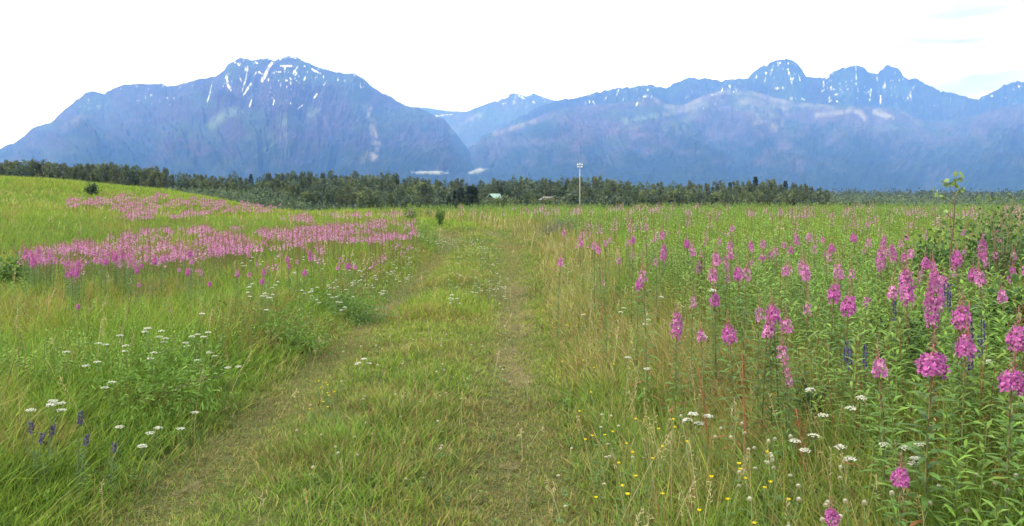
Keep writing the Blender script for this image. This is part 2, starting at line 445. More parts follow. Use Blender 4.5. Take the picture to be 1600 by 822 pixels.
def seg_dist(u, v, pts):
    dm = np.full(u.shape, 1e9)
    for (x0, y0), (x1, y1) in zip(pts[:-1], pts[1:]):
        dx, dy = x1 - x0, y1 - y0
        t = np.clip(((u - x0) * dx + (v - y0) * dy) / (dx * dx + dy * dy + 1e-9), 0, 1)
        dm = np.minimum(dm, np.hypot(u - x0 - t * dx, v - y0 - t * dy))
    return dm


def mountain(sky_pts, D, Yf, seed, spur=0.14, power=0.85, rough=1.2, label='', forest=0.45, tone=1.0, pale=1.0):
    su = np.array([p[0] for p in sky_pts], float); sv = np.array([p[1] for p in sky_pts], float)
    U = np.arange(su[0], su[-1] + 0.1, 0.8)
    E = HZ - np.interp(U, su, sv)
    E = E + rough * (fbm(U / 7.0, U * 0 + seed, 4, seed, 0.6) - 0.5) * 2 * np.clip(E / 60, 0, 1)
    nT = 230
    t = np.linspace(0, 1, nT)
    TT, UU = np.meshgrid(t, U, indexing='ij')
    EE = np.broadcast_to(E, TT.shape)
    Yc = D * (1 + 0.10 * (fbm(U / 140.0, U * 0 + 3, 3, seed + 3) - 0.5))
    YY = Yf + (Yc[None] - Yf) * TT
    warp = (fbm(UU / 90.0, TT * 2.0, 3, seed + 7) - 0.5) * 34
    uu = UU + warp
    rd = ridged(uu / 85.0 + TT * 1.6 * np.sin(UU / 170.0 + seed), TT * 1.1, 5, seed + 11, 0.55) - 0.62
    rd2 = ridged(uu / 24.0 - TT * 1.3, TT * 4.2, 4, seed + 23, 0.6) - 0.62
    win = np.clip(4 * TT * (1 - TT), 0, 1) ** 0.7
    e = EE * (TT ** power + spur * rd * 2.1 * win + spur * 0.45 * rd2 * win) - 8 * (1 - TT) ** 4
    lim = EE * (0.985 - 0.03 * (1 - TT))
    e = np.where(TT < 1, np.minimum(e, np.maximum(lim, -8)), EE)
    Z = EYE + e / F * YY
    X = (UU - 800) / F * YY
    VV = HZ - e
    # back of the range
    rows = [(X, YY, Z, VV, UU)]
    nb = 14
    for k in range(1, nb + 1):
        q = k / nb
        yb = Yc * (1 + 0.30 * q)
        zb = (EYE + E / F * Yc) * (1 - q) ** 1.2 - 40 * q + 60 * (fbm(U / 30, U * 0 + q * 4, 3, seed + 5) - 0.5) * (1 - q) * q
        rows.append(((U - 800) / F * yb + 0 * U, yb, np.minimum(zb, zb), HZ - E, U))
    X = np.concatenate([rows[0][0]] + [q[0][None] for q in rows[1:]])
    Yw = np.concatenate([rows[0][1]] + [q[1][None] for q in rows[1:]])
    Zw = np.concatenate([rows[0][2]] + [q[2][None] for q in rows[1:]])
    Vp = np.concatenate([rows[0][3]] + [q[3][None] for q in rows[1:]])
    Up = np.concatenate([rows[0][4]] + [q[4][None] for q in rows[1:]])
    ntot = X.shape[0]
    # colours of the ground cover itself
    nz1 = fbm(Up / 26.0, Vp / 14.0, 5, seed + 31, 0.6); nz2 = fbm(Up / 6.0, Vp / 6.0, 3, seed + 37)
    hgt = HZ - Vp
    fo = 1 - ss(forest * 150 - 45, forest * 150 + 45, hgt + 130 * (nz1 - 0.5) + 60 * (fbm(Up / 70.0, Vp / 200.0, 2, seed + 91) - 0.5))
    rock = np.array([0.046, 0.036, 0.054]); wood = np.array([0.012, 0.026, 0.018]); heath = np.array([0.034, 0.052, 0.030])
    C = tone * rock[None, None] * (0.35 + 0.9 * nz1 + 0.7 * (fbm(Up / 6.0 + Vp / 9.0, Vp / 7.0, 3, seed + 47) - 0.5))[..., None]
    hm = ss(0.45, 0.65, fbm(Up / 40.0, Vp / 20.0, 4, seed + 41))[..., None] * 0.75
    C = C * (1 - hm) + heath * (0.7 + 0.6 * nz2)[..., None] * hm
    C = C * (1 - fo[..., None]) + wood * (0.6 + 0.8 * nz1)[..., None] * fo[..., None]
    for pts, hw, st, kd in PALE:
        dd = seg_dist(Up, Vp, pts)
        m = (np.clip(1 - dd / hw, 0, 1) ** 0.7 * st * ss(0.30, 0.62, nz1 * 0.5 + nz2 * 0.5))[..., None]
        m = np.clip(m * 1.15, 0, 1) * pale
        pc = np.array([0.20, 0.185, 0.175]) if kd == 0 else np.array([0.10, 0.135, 0.085])
        C = C * (1 - m) + pc * m
    sn = np.zeros(Up.shape)
    nz3 = fbm(Up / 2.2, Vp / 3.0, 3, seed + 88)
    for s in SNOW:
        s = (*s[:-1], s[-1] * (0.78 if s[0][0] > 860 else 1.0))
        dd = seg_dist(Up, Vp, s[:-1]) + (fbm(Up / 3.0, Vp / 3.0, 3, seed + 39) - 0.5) * 2.2
        sn = np.maximum(sn, (1 - ss(s[-1] * 0.35, s[-1] * 0.85, dd)) * ss(0.30, 0.42, nz3))
    sp = ss(0.76, 0.82, fbm(Up / 3.2, Vp / 4.5, 2, seed + 61)) * ss(120, 175, hgt) * ss(0.5, 0.62, fbm(Up / 25.0, Vp / 25.0, 2, seed + 71))
    sn = np.clip(np.maximum(sn, sp * 0.8), 0, 1)[..., None]
    C = C * (1 - sn) + np.array([0.80, 0.82, 0.86]) * sn
    nu = len(U)
    i, j = np.meshgrid(np.arange(ntot - 1), np.arange(nu - 1), indexing='ij')
    Q = np.stack([i * nu + j, i * nu + j + 1, (i + 1) * nu + j + 1, (i + 1) * nu + j], -1).reshape(-1, 4)
    me = make_mesh('mountain', np.stack([X, Yw, Zw], -1).reshape(-1, 3), [Q], C.reshape(-1, 3), M_ROCK, True)
    tag(link('mountain', me), label, 'mountain', kind='structure')


mountain(SKY_A, 9000, 4200, 101, 0.24, 0.80, 2.0, 'broad blue massif with a snow-streaked summit over the grassy hill')
mountain(SKY_B, 13800, 11500, 202, 0.12, 0.9, 1.0, 'pale snow-capped far peaks in the gap between the two massifs')
mountain(SKY_C, 10900, 8200, 303, 0.34, 1.0, 3.2, 'dark jagged twin summits with snow gullies at the back of the right-hand massif', 0.30, 0.55, 0.2)
mountain(SKY_D, 9300, 4600, 404, 0.26, 0.85, 1.2, 'long rounded shoulder with bare rock patches in front of the jagged summits', 0.50, 1.5)

# ------------------------------------------------------------------ haze
HAZE_D = 1.17e-4
hz = bpy.data.meshes.new('haze')
hb = MB(); box(hb, (-19500, -19500, -40), (19500, 19500, 1900), (1, 1, 1))
m = bpy.data.materials.new('air'); m.use_nodes = True
t = m.node_tree; t.nodes.clear()
o = t.nodes.new('ShaderNodeOutputMaterial')
pv = t.nodes.new('ShaderNodeVolumePrincipled')
pv.inputs['Color'].default_value = (0.145, 0.33, 1.0, 1)
pv.inputs['Absorption Color'].default_value = (1, 1, 1, 1)
pv.inputs['Density'].default_value = HAZE_D
pv.inputs['Anisotropy'].default_value = 0.0
t.links.new(pv.outputs[0], o.inputs['Volume'])
haze = link('haze', hb.mesh('haze', m))
tag(haze, 'pale blue air haze lying over the valley', 'haze', kind='stuff')

# ------------------------------------------------------------------ low clouds on the mountains
def cloud(name, u0, u1, v, Y, tall, n, label, seed, slope=0.0):
    g = np.random.default_rng(seed)
    mb = MB()
    root_x = ((u0 + u1) / 2 - 800) / F * Y; root_z = EYE + (HZ - v) / F * Y
    wd = (u1 - u0) / F * Y
    for k in range(n):
        q = float(np.clip(g.choice([.08, .2, .38, .62, .72, .9]) + g.normal() * 0.07, 0, 1))
        cx = (q - 0.5) * wd * 0.9
        rad = tall * (0.12 + 0.5 * g.random() ** 2) * (0.4 + 0.8 * math.sin(math.pi * min(max(q, 0.05), 0.95)))
        th = np.linspace(0, np.pi, 7)[:, None]; ph = np.linspace(0, 2 * np.pi, 11)[None, :-1]
        S = np.stack([np.sin(th) * np.cos(ph) * 1.9, np.sin(th) * np.sin(ph) * 1.2, np.cos(th) * 0.7 + 0 * ph], -1)
        S = S * rad * (0.8 + 0.4 * g.random((7, 10, 1)))
        S += np.array([cx, g.normal() * tall * 0.6, g.normal() * tall * 0.30 * (0.4 + math.sin(math.pi * q)) + (q - 0.5) * tall * slope])
        i, j = np.meshgrid(np.arange(6), np.arange(10), indexing='ij')
        Q = np.stack([i * 10 + j, (i + 1) * 10 + j, (i + 1) * 10 + (j + 1) % 10, i * 10 + (j + 1) % 10], -1).reshape(-1, 4)
        mb.add(S.reshape(-1, 3), (0.86, 0.88, 0.92), Q)
    me = mb.mesh(name, M_CLOUD, True)
    tag(link(name, me, loc=(root_x, Y, root_z)), label, 'cloud', kind='stuff')


cloud('low_cloud', 640, 706, 270, 4000, 12, 150, 'long low wisp of white mist at the foot of the left massif', 5, -0.3)
cloud('low_cloud', 730, 762, 267, 4000, 14, 90, 'short slanting wisp of white mist right of the longer one', 6, 1.2)
cloud('summit_cloud', 396, 478, 89, 8750, 40, 110, 'thin white cloud cap on the snow-streaked summit', 7)
cloud('summit_cloud', 1212, 1240, 93, 10700, 22, 30, 'tiny white cloud on the dark dome summit', 8)
cloud('summit_cloud', 1312, 1346, 103, 10700, 22, 30, 'tiny white cloud on the left one of the jagged twin summits', 9)

# ------------------------------------------------------------------ trees of the belt
def crown_mesh(g, H, Wd, style, c0, n=900, leaf=0.34):
    """leaf clumps spread through the crown's volume along a few limbs"""
    mb = MB()
    if style == 'spruce':
        z = H * (0.06 + 0.94 * g.random(n) ** 0.8)
        rmax = Wd * 0.5 * (1 - z / H) ** 0.85 + 0.06
        tier = 0.75 + 0.45 * np.sin(z * 2 * np.pi / (H * 0.085) + g.random() * 6)
        rr = rmax * tier * g.random(n) ** 0.45
        an = g.random(n) * 2 * np.pi
        P = np.stack([rr * np.cos(an), rr * np.sin(an), z - rr * 0.25], -1)
        D = unit(np.stack([np.cos(an), np.sin(an), -0.25 + 0.3 * g.normal(size=n)], -1))
        Ln = leaf * (0.7 + 0.6 * g.random(n)) * 1.3
        W = Ln * 0.4
    else:
        nl = 5 if style == 'birch' else 9
        lim = []
        for k in range(nl):
            an = k * 2.4 + g.random(); q = g.random()
            top = np.array([math.cos(an) * Wd * 0.32 * (0.4 + q), math.sin(an) * Wd * 0.32 * (0.4 + q), H * (0.80 + 0.2 * g.random()) if k else H])
            if k > 2: top[2] *= 0.55 + 0.4 * g.random()
            if k == 0: top[:2] *= 0.2
            lim.append(top)
        lim = np.array(lim)
        li = g.integers(0, nl, n)
        tq = 0.18 + 0.82 * g.random(n) ** 0.75
        ctr = lim[li] * tq[:, None]
        ctr[:, :2] *= (tq[:, None] ** 0.4)
        spread = Wd * (0.24 if style == 'birch' else 0.27) * np.sin(np.pi * np.clip(tq * 0.86 + 0.1, 0, 1)) ** 0.8 + 0.12
        off = unit(g.normal(size=(n, 3))) * (spread * g.random(n) ** 0.4)[:, None]
        off[:, 2] *= 1.3
        P = ctr + off
        P[:, 2] = np.clip(P[:, 2], 0.05 * H, H * 1.04)
        D = unit(g.normal(size=(n, 3)) * 0.8 + off / spread[:, None] * 0.5 + np.array([0, 0, 0.5]))
        Ln = leaf * (0.6 + 0.8 * g.random(n)); W = Ln * 0.75
    S = unit(np.cross(D, unit(g.normal(size=(n, 3)))))
    clump = fbm(P[:, 0] * 0.9 + 7, P[:, 2] * 0.7 + P[:, 1] * 0.9, 2, int(g.integers(1000)))[:, None]
    c = np.asarray(c0)[None] * (0.65 + 0.7 * clump) * (0.88 + 0.24 * g.random((n, 1)))
    c = c * np.array([1, 1, 1]) + np.array([0.02, 0.012, 0]) * (clump > 0.6)
    V, C, Q = ribbons(P, D, S, Ln, W, 0.2, 1, 'petal', c, c * 1.1)
    mb.add(V, C, Q)
    return mb.mesh('crown', M_FOL)


def trunk_mesh(g, H, style, c):
    mb = MB()
    lean = g.normal() * 0.03
    tube(mb, [(0, 0, -0.6), (lean * H * 0.2, 0, H * 0.3), (lean * H * 0.6, 0.02 * H, H * 0.65), (lean * H, 0, H * 0.95)],
         [0.02 * H * 0.9, 0.014 * H, 0.009 * H, 0.002 * H], c, c, 6)
    for k in range(7):
        an = g.random() * 6.28; z0 = H * (0.15 + 0.6 * g.random()); l = H * 0.16
        e = (math.cos(an) * l * 0.6, math.sin(an) * l * 0.6, z0 + (l * 0.9 if style != 'spruce' else -l * 0.1))
        tube(mb, [(lean * z0 * 0.8, 0, z0), ((e[0]) * 0.5, e[1] * 0.5, (z0 + e[2]) / 2), e], [0.005 * H, 0.0035 * H, 0.001 * H], c, c, 4)
    return mb.mesh('trunk', M_BARK)


KINDS = {}
g = np.random.default_rng(77)
spec = [('birch_tree', 'birch', 9, 3.6, (0.102, 0.150, 0.062), 3, (0.17, 0.16, 0.14)),
        ('cottonwood_tree', 'round', 8.5, 4.6, (0.088, 0.134, 0.062), 3, (0.16, 0.14, 0.12)),
        ('willow_bush', 'round', 4.2, 4.6, (0.105, 0.152, 0.068), 2, (0.12, 0.10, 0.08)),
        ('spruce_tree', 'spruce', 10, 4.2, (0.040, 0.062, 0.036), 2, (0.09, 0.07, 0.06))]
for nm, st, H, Wd, c, nv, bc in spec:
    KINDS[nm] = []
    for k in range(nv):
        cc = np.array(c) * (0.85 + 0.3 * g.random(3) * np.array([1, 0.6, 1]))
        KINDS[nm].append((crown_mesh(g, H, Wd, st, cc, 2300 if st != 'spruce' else 1500, 0.36 if H > 5 else 0.32), trunk_mesh(g, H, st, bc), H))
CATS = {'birch_tree': 'birch tree', 'cottonwood_tree': 'cottonwood tree', 'willow_bush': 'bush', 'spruce_tree': 'spruce tree'}
TOP = [(-60, 254), (0, 254), (60, 252), (110, 257), (150, 258), (200, 261), (240, 263), (270, 269), (300, 272), (400, 274), (450, 272), (500, 269), (560, 271), (600, 274), (650, 278), (700, 281), (760, 284), (800, 278), (860, 278), (900, 280), (950, 277), (1000, 285), (1060, 287), (1100, 287), (1130, 284), (1160, 281), (1200, 280), (1240, 286), (1270, 290), (1290, 299), (1700, 305)]


def zone_words(u, row):
    if u < 260: z = 'on the skyline of the green hill'
    elif u < 560: z = 'in the belt behind the lower end of the hill'
    elif u < 745: z = 'in the belt left of the cabins'
    elif u < 890: z = 'in the belt around the cabins'
    elif u < 1060: z = 'in the belt around the light pole'
    else: z = 'in the belt where it ends on the right'
    return z


tree_src = {}


def put_tree(kind, var, u, Y, vtop, row):
    cr, tk, H = KINDS[kind][var]
    x = (u - 800) / F * Y
    z = float(ground_z(x, Y))
    h = EYE + (HZ - vtop) / F * Y - z
    if h < 1.5: return None
    s = h / H
    if (kind, var) not in tree_src:
        t = bpy.data.objects.new(kind, None); COL.objects.link(t)
        a = link('crown', cr, t); b = link('trunk', tk, t)
        tree_src[(kind, var)] = (t, [a, b])
    else:
        t0, ch = tree_src[(kind, var)]
        t = t0.copy(); COL.objects.link(t)
        for q in ch:
            qq = q.copy(); COL.objects.link(qq); qq.parent = t
    wsc = max(0.75, s) if s < 1.3 else 0.5 + s * 0.62
    t.location = (x, Y, z - 0.05); t.rotation_euler = (0, 0, random.uniform(0, 6.28)); t.scale = (wsc, wsc, s)
    zw = zone_words(u, row)
    look = {'birch_tree': 'slim grey-green birch', 'cottonwood_tree': 'broad dull green cottonwood', 'willow_bush': 'low rounded grey-green willow bush', 'spruce_tree': 'narrow dark spruce'}[kind]
    tag(t, f'{look} {zw}', CATS[kind], f'{CATS[kind]}s {zw}')
    return t


rt = random.Random(4)
tu = np.array([p[0] for p in TOP]); tv = np.array([p[1] for p in TOP])
# back row sets the skyline
u = -40.0
while u < 1292:
    top = float(np.interp(u, tu, tv)) + rt.choice([-3, -1, 0, 1, 2, 4, 5]) + 5 * (float(fbm(u / 45.0, 0.0, 2, 3)) - 0.5)
    Y = rt.uniform(255, 300)
    if u < 260: Y = rt.uniform(205, 245)
    kind = rt.choices(['birch_tree', 'cottonwood_tree', 'spruce_tree'], [6, 3, 0.35 if u > 270 else 0])[0]
    if kind == 'spruce_tree': top -= 3
    put_tree(kind, rt.randrange(len(KINDS[kind])), u, Y, top, 0)
    u += rt.uniform(7, 13) if u > 260 else rt.uniform(4, 7)
# middle and front rows, lower down
for (Ya, Yb, dv0, dv1, step, ua, ub) in ((235, 255, 6, 13, 13, 270, 1290), (212, 230, 14, 24, 18, 330, 1275), (188, 205, 24, 33, 20, 400, 1262)):
    u = ua + rt.uniform(0, 8)
    while u < ub:
        top = float(np.interp(u, tu, tv)) + rt.uniform(dv0, dv1)
        if 760 < u < 815 or 838 < u < 880:
            if dv0 > 5: top = max(top, 315 + rt.uniform(0, 4))
        kind = rt.choices(['birch_tree', 'cottonwood_tree', 'willow_bush'], [4, 4, 3 if dv0 < 20 else 8])[0]
        if top < 322: put_tree(kind, rt.randrange(len(KINDS[kind])), u, rt.uniform(Ya, Yb), top, 1)
        u += rt.uniform(step * 0.6, step * 1.4)
# the dark, nearer spruces left of the cabins
for u, v in ((712, 297), (720, 292), (734, 290), (741, 291), (703, 306), (727, 299), (715, 305), (738, 302)):
    t = put_tree('spruce_tree', rt.randrange(2), u, rt.uniform(150, 160), v, 2)
    t.scale = (0.95, 0.95, t.scale[2])
    t['label'] = 'dark brownish spruce in the dense clump left of the cabin with the pale roof'
    t['group'] = 'spruces in the dark clump left of the cabin'
# bright willow bushes right of the end of the belt
for k in range(13):
    u = 1288 + k * 13 + rt.uniform(-5, 5)
    t = put_tree('willow_bush', k % 2, u, rt.uniform(150, 175), 313 + k * 0.9 + rt.uniform(-2, 3), 3)
    if t:
        t['label'] = 'low bright green willow bush beyond the meadow, right of the tree belt'
        t['group'] = 'willow bushes right of the tree belt'

# far-off wood on the valley plain, one grey-green mass
g = np.random.default_rng(90)
mb = MB()
def carpet(n, Ya, Yb, ua, ub, hh, leaf, c):
    Y = np.exp(g.uniform(math.log(Ya), math.log(Yb), n)); U = g.uniform(ua, ub, n)
    X = (U - 800) / F * Y
    k = 9
    P = np.repeat(np.stack([X, Y, ground_z(X, Y)], -1), k, 0)
    sz = np.repeat(hh * (0.5 + 0.7 * g.random(n)), k)
    zz = g.random(n * k)
    P = P + np.stack([g.normal(size=n * k) * sz * 0.20 * (1.1 - zz), g.normal(size=n * k) * sz * 0.2 * (1.1 - zz), sz * zz], -1)
    D = unit(g.normal(size=P.shape) + np.array([0, 0, 0.8])); S = unit(np.cross(D, g.normal(size=P.shape)))
    tone = np.repeat(0.6 + 0.8 * fbm(X * 0.012, Y * 0.004, 3, 55), k)[:, None] * (0.75 + 0.5 * g.random((n * k, 1)))
    V, C, Q = ribbons(P, D, S, leaf * P[:, 1] * (0.6 + 0.8 * g.random(n * k)), leaf * P[:, 1] * 0.8, 0.1, 1, 'petal', np.array(c) * tone, np.array(c) * tone)
    mb.add(V, C, Q)
carpet(12000, 420, 2600, -100, 1750, 8.5, 0.0022, (0.085, 0.115, 0.070))
carpet(6000, 270, 430, 250, 1750, 4.5, 0.0022, (0.105, 0.145, 0.08))
tag(link('distant_forest', mb.mesh('distant_forest', M_FOL)), 'grey-green far-off wood covering the valley plain', 'forest', kind='stuff')

# undergrowth at the foot of the belt
mb = MB()
def under(n, Ya, Yb, ua, ub, hh, leaf, c):
    Y = g.uniform(Ya, Yb, n); U = g.uniform(ua, ub, n); X = (U - 800) / F * Y
    P = np.stack([X, Y, ground_z(X, Y)], -1)
    bump = fbm(X * 0.12, Y * 0.12, 3, 66)
    P[:, 2] += hh * g.random(n) * (0.3 + 1.2 * bump)
    D = unit(g.normal(size=P.shape) + np.array([0, 0, 0.8])); S = unit(np.cross(D, g.normal(size=P.shape)))
    tone = (0.6 + 0.8 * fbm(X * 0.2, Y * 0.2, 3, 56))[:, None] * (0.75 + 0.5 * g.random((n, 1)))
    V, C, Q = ribbons(P, D, S, leaf * (0.6 + 0.8 * g.random(n)), leaf * 0.7, 0.1, 1, 'petal', np.array(c) * tone, np.array(c) * tone)
    mb.add(V, C, Q)
under(52000, 165, 300, 250, 1320, 2.6, 0.5, (0.095, 0.135, 0.070))
under(16000, 190, 260, -80, 300, 2.2, 0.5, (0.085, 0.12, 0.06))
under(14000, 150, 240, 1270, 1700, 1.8, 0.5, (0.12, 0.16, 0.065))
tag(link('undergrowth', mb.mesh('undergrowth', M_FOL)), 'dense green undergrowth between the trees of the belt', 'undergrowth', kind='stuff')

# ------------------------------------------------------------------ cabins, light pole
def empty(name, loc, rz, label, cat, group=None):
    o = bpy.data.objects.new(name, None); COL.objects.link(o)
    o.location = loc; o.rotation_euler = (0, 0, rz)
    tag(o, label, cat, group)
    return o


def cabin(u, vbase, vtop, Y, wpx, rz, wallc, roofc, label, dpt, roof_split=None):
    x = (u - 800) / F * Y
    zb = EYE + (HZ - vbase) / F * Y; zt = EYE + (HZ - vtop) / F * Y
    gz = float(ground_z(x, Y))
    W = wpx / F * Y; Hh = zt - zb
    root = empty('cabin', (x, Y, gz), rz, label, 'cabin')
    b = MB(); z0 = zb - gz; eave = z0 + Hh * 0.52
    hw = W / 2; hd = dpt / 2
    box(b, (-hw * 1.02, -hd * 1.02, -0.3), (hw * 1.02, hd * 1.02, z0), (0.10, 0.10, 0.085))
    link('foundation', b.mesh('foundation', M_WALL), root)
    b = MB()
    box(b, (-hw, -hd, z0), (hw, hd, eave), wallc)
    for s in (-1, 1):    # gable ends towards -y and +y
        yy = s * hd
        b.add([(-hw, yy, eave + 0.003), (hw, yy, eave + 0.003), (0, yy, z0 + Hh * 0.95)], wallc, T=[(0, 1, 2)])
    link('wall', b.mesh('wall', M_WALL), root)
    b = MB()
    th = 0.14; ov = 0.5
    for s in (-1, 1):
        xe = s * (hw + ov); ze = eave - (z0 + Hh - eave) * ov / hw
        A = [(0, -hd - ov, z0 + Hh), (xe, -hd - ov, ze), (xe, hd + ov, ze), (0, hd + ov, z0 + Hh)]
        V = A + [(p[0], p[1], p[2] - th) for p in A]
        b.add(V, roofc, [(0, 1, 2, 3), (7, 6, 5, 4), (0, 4, 5, 1), (1, 5, 6, 2), (2, 6, 7, 3), (3, 7, 4, 0)])
    rf = link('roof', b.mesh('roof', M_ROOF), root)
    for wx in (-0.55, 0.25):
        b = MB(); ww = W * 0.15
        box(b, (wx * hw - ww / 2 - 0.08, -hd - 0.06, z0 + (eave - z0) * 0.38), (wx * hw + ww / 2 + 0.08, -hd - 0.003, z0 + (eave - z0) * 0.86), (0.22, 0.21, 0.20))
        f = link('window', b.mesh('window', M_WALL), root)
        b = MB()
        box(b, (wx * hw - ww / 2, -hd - 0.09, z0 + (eave - z0) * 0.43), (wx * hw + ww / 2, -hd - 0.062, z0 + (eave - z0) * 0.81), (0.05, 0.06, 0.07))
        link('pane', b.mesh('pane', M_ROOF), f)
    b = MB(); box(b, (0.62 * hw, -hd - 0.07, z0 + 0.02), (0.62 * hw + min(0.9, W * 0.14), -hd - 0.003, z0 + (eave - z0) * 0.86), (0.10, 0.06, 0.05))
    link('door', b.mesh('door', M_WALL), root)
    return root


cabin(773, 315.5, 302.5, 180, 13, R(-25), (0.08, 0.045, 0.04), (0.20, 0.32, 0.29), 'small dark red cabin with pale green metal roof in the tree belt', 3.6)
cabin(859, 314, 307, 185, 14, R(38), (0.13, 0.075, 0.06), (0.15, 0.125, 0.10), 'low brown shed with tan roof at the wood edge, beside the light pole', 3.2)
for u, v in ((764, 311), (771, 314.5), (781, 313), (790, 308), (796, 312), (850, 311.5), (862, 313), (871, 309)):
    t = put_tree('willow_bush', rt.randrange(2), u, rt.uniform(160, 170), v, 2)
    if t:
        t['label'] = 'low bush close in front of the cabins'
        t['group'] = 'bushes in front of the cabins'
root = empty('light_pole', (0, 0, 0), 0, 'tall white floodlight pole rising above the tree belt', 'light pole')
Yp = 200.0; xp = (906 - 800) / F * Yp; zp = float(ground_z(xp, Yp)); top = EYE + (HZ - 257) / F * Yp - zp
root.location = (xp, Yp, zp)
b = MB(); tube(b, [(0, 0, -0.3), (0, 0, top * 0.5), (0, 0, top)], [0.09, 0.075, 0.05], (0.48, 0.49, 0.50), None, 10)
link('pole', b.mesh('pole', M_POLE, True), root)
b = MB(); box(b, (-0.62, -0.05, top - 0.08), (0.62, 0.05, top + 0.02), (0.7, 0.7, 0.7))
box(b, (-0.55, -0.05, top - 0.62), (0.55, 0.05, top - 0.52), (0.7, 0.7, 0.7))
link('crossarm', b.mesh('crossarm', M_POLE), root)
for px, pz in ((-0.5, 0.05), (0, 0.12), (0.5, 0.05), (-0.42, -0.5), (0.42, -0.5)):
    b = MB()
    tube(b, [(px, 0.10, top + pz), (px, -0.12, top + pz), (px, -0.30, top + pz - 0.06)], [0.05, 0.14, 0.21], (0.85, 0.86, 0.86), None, 10)
    link('floodlight', b.mesh('floodlight', M_POLE, True), root)

# ------------------------------------------------------------------ meadow: where things grow
def zones(x, y):
    d = x - track_x(y)
    tend = 1 - ss(31, 40, y)
    rl = np.exp(-((d + 1.78 - 0.12 * (fbm(y * 0.9, y * 0, 2, 3) - 0.5)) / 0.24) ** 2) * tend
    rr = np.exp(-((d - 0.0 - 0.12 * (fbm(y * 0.9, y * 0 + 5, 2, 4) - 0.5)) / 0.24) ** 2) * tend
    mown = ss(-2.12, -1.86, d) * (1 - ss(0.28, 0.75, d)) * tend
    left = 1 - ss(-2.4, -1.9, d); right = ss(0.35, 1.1, d)
    return d, rl, rr, mown, left, right


LIME = np.array([0.28, 0.375, 0.042]); GREEN = np.array([0.165, 0.295, 0.036]); DEEP = np.array([0.085, 0.19, 0.036])
TAN = np.array([0.42, 0.33, 0.15]); RUST = np.array([0.33, 0.19, 0.10]); STRAW = np.array([0.50, 0.43, 0.24])


def grass_colour(x, y, g):
    n = len(x)
    d, rl, rr, mown, left, right = zones(x, y)
    big = fbm(x * 0.11 + 9, y * 0.07, 3, 71); mid = fbm(x * 0.55, y * 0.35, 3, 72); sm = fbm(x * 2.1, y * 1.8, 2, 73)
    w_lime = 0.35 + 1.6 * (big - 0.45) + 0.9 * ss(35, 80, y) + 0.5 * (mid - 0.5)
    w_deep = 0.28 + 1.8 * (0.5 - mid) + 0.6 * (0.5 - sm)
    w_green = 0.55 + 0 * x
    dry = ss(0.3, 0.7, d) * (1 - ss(1.5, 2.8, d)) * ss(0.35, 0.6, mid * 0.6 + sm * 0.4 + 0.05)
    w_tan = 0.05 + 0.20 * mown + 0.9 * dry + 0.85 * (rl + rr) + 0.22 * ss(0.52, 0.66, sm) * (left + right)
    w_rust = 0.05 + 0.50 * mown * ss(0.46, 0.62, fbm(x * 0.9, y * 0.9, 2, 74)) + 0.45 * dry + 0.8 * ss(0.50, 0.62, mid * 0.5 + sm * 0.5) * left
    W = np.clip(np.stack([w_lime, w_deep, w_green, w_tan, w_rust], -1), 0.0, None)
    W = W / W.sum(1, keepdims=True)
    cum = W.cumsum(1)
    k = (g.random(n)[:, None] > cum).sum(1).clip(0, 4)
    pal = np.stack([LIME, DEEP, GREEN, TAN, RUST])
    avg = W @ pal
    c = pal[k] * 0.6 + avg * 0.4
    return c * (0.74 + 0.62 * g.random((n, 1)))


def grass_height(x, y, g):
    d, rl, rr, mown, left, right = zones(x, y)
    n1 = fbm(x * 0.7, y * 0.7, 3, 81); n2 = fbm(x * 0.15, y * 0.15, 2, 82)
    H = 0.30 + 0.0 * x
    hl = 0.15 + 0.17 * ss(-2.0, -3.2, d) + 0.06 * ss(20, 40, y)
    hr = 0.20 + 0.26 * ss(0.5, 2.0, d)
    H = np.where(d < -1, hl, hr)
    H = H * (0.65 + 0.75 * n1) * (0.8 + 0.4 * n2)
    hm = (0.06 + 0.13 * ss(0.35, 0.65, n1) * np.exp(-((d + 0.95) / 0.5) ** 2)) * (1 + 0.3 * ss(10, 30, y))
    H = H * (1 - mown) + hm * mown
    H = H * (1 - 0.45 * np.clip(rl + rr, 0, 1))
    return H * (0.6 + 0.7 * g.random(len(x)))


def scatter(g, n_want, p, y0, y1, pad=1.22):
    """n points with density ~ 1/Y^p per square metre over the seen wedge and a margin round it"""
    q = 2 - p
    Y = (y0 ** q + g.random(n_want) * (y1 ** q - y0 ** q)) ** (1 / q)
    X = g.uniform(-1, 1, n_want) * (0.577 * pad * Y + 1.7)
    return X, Y


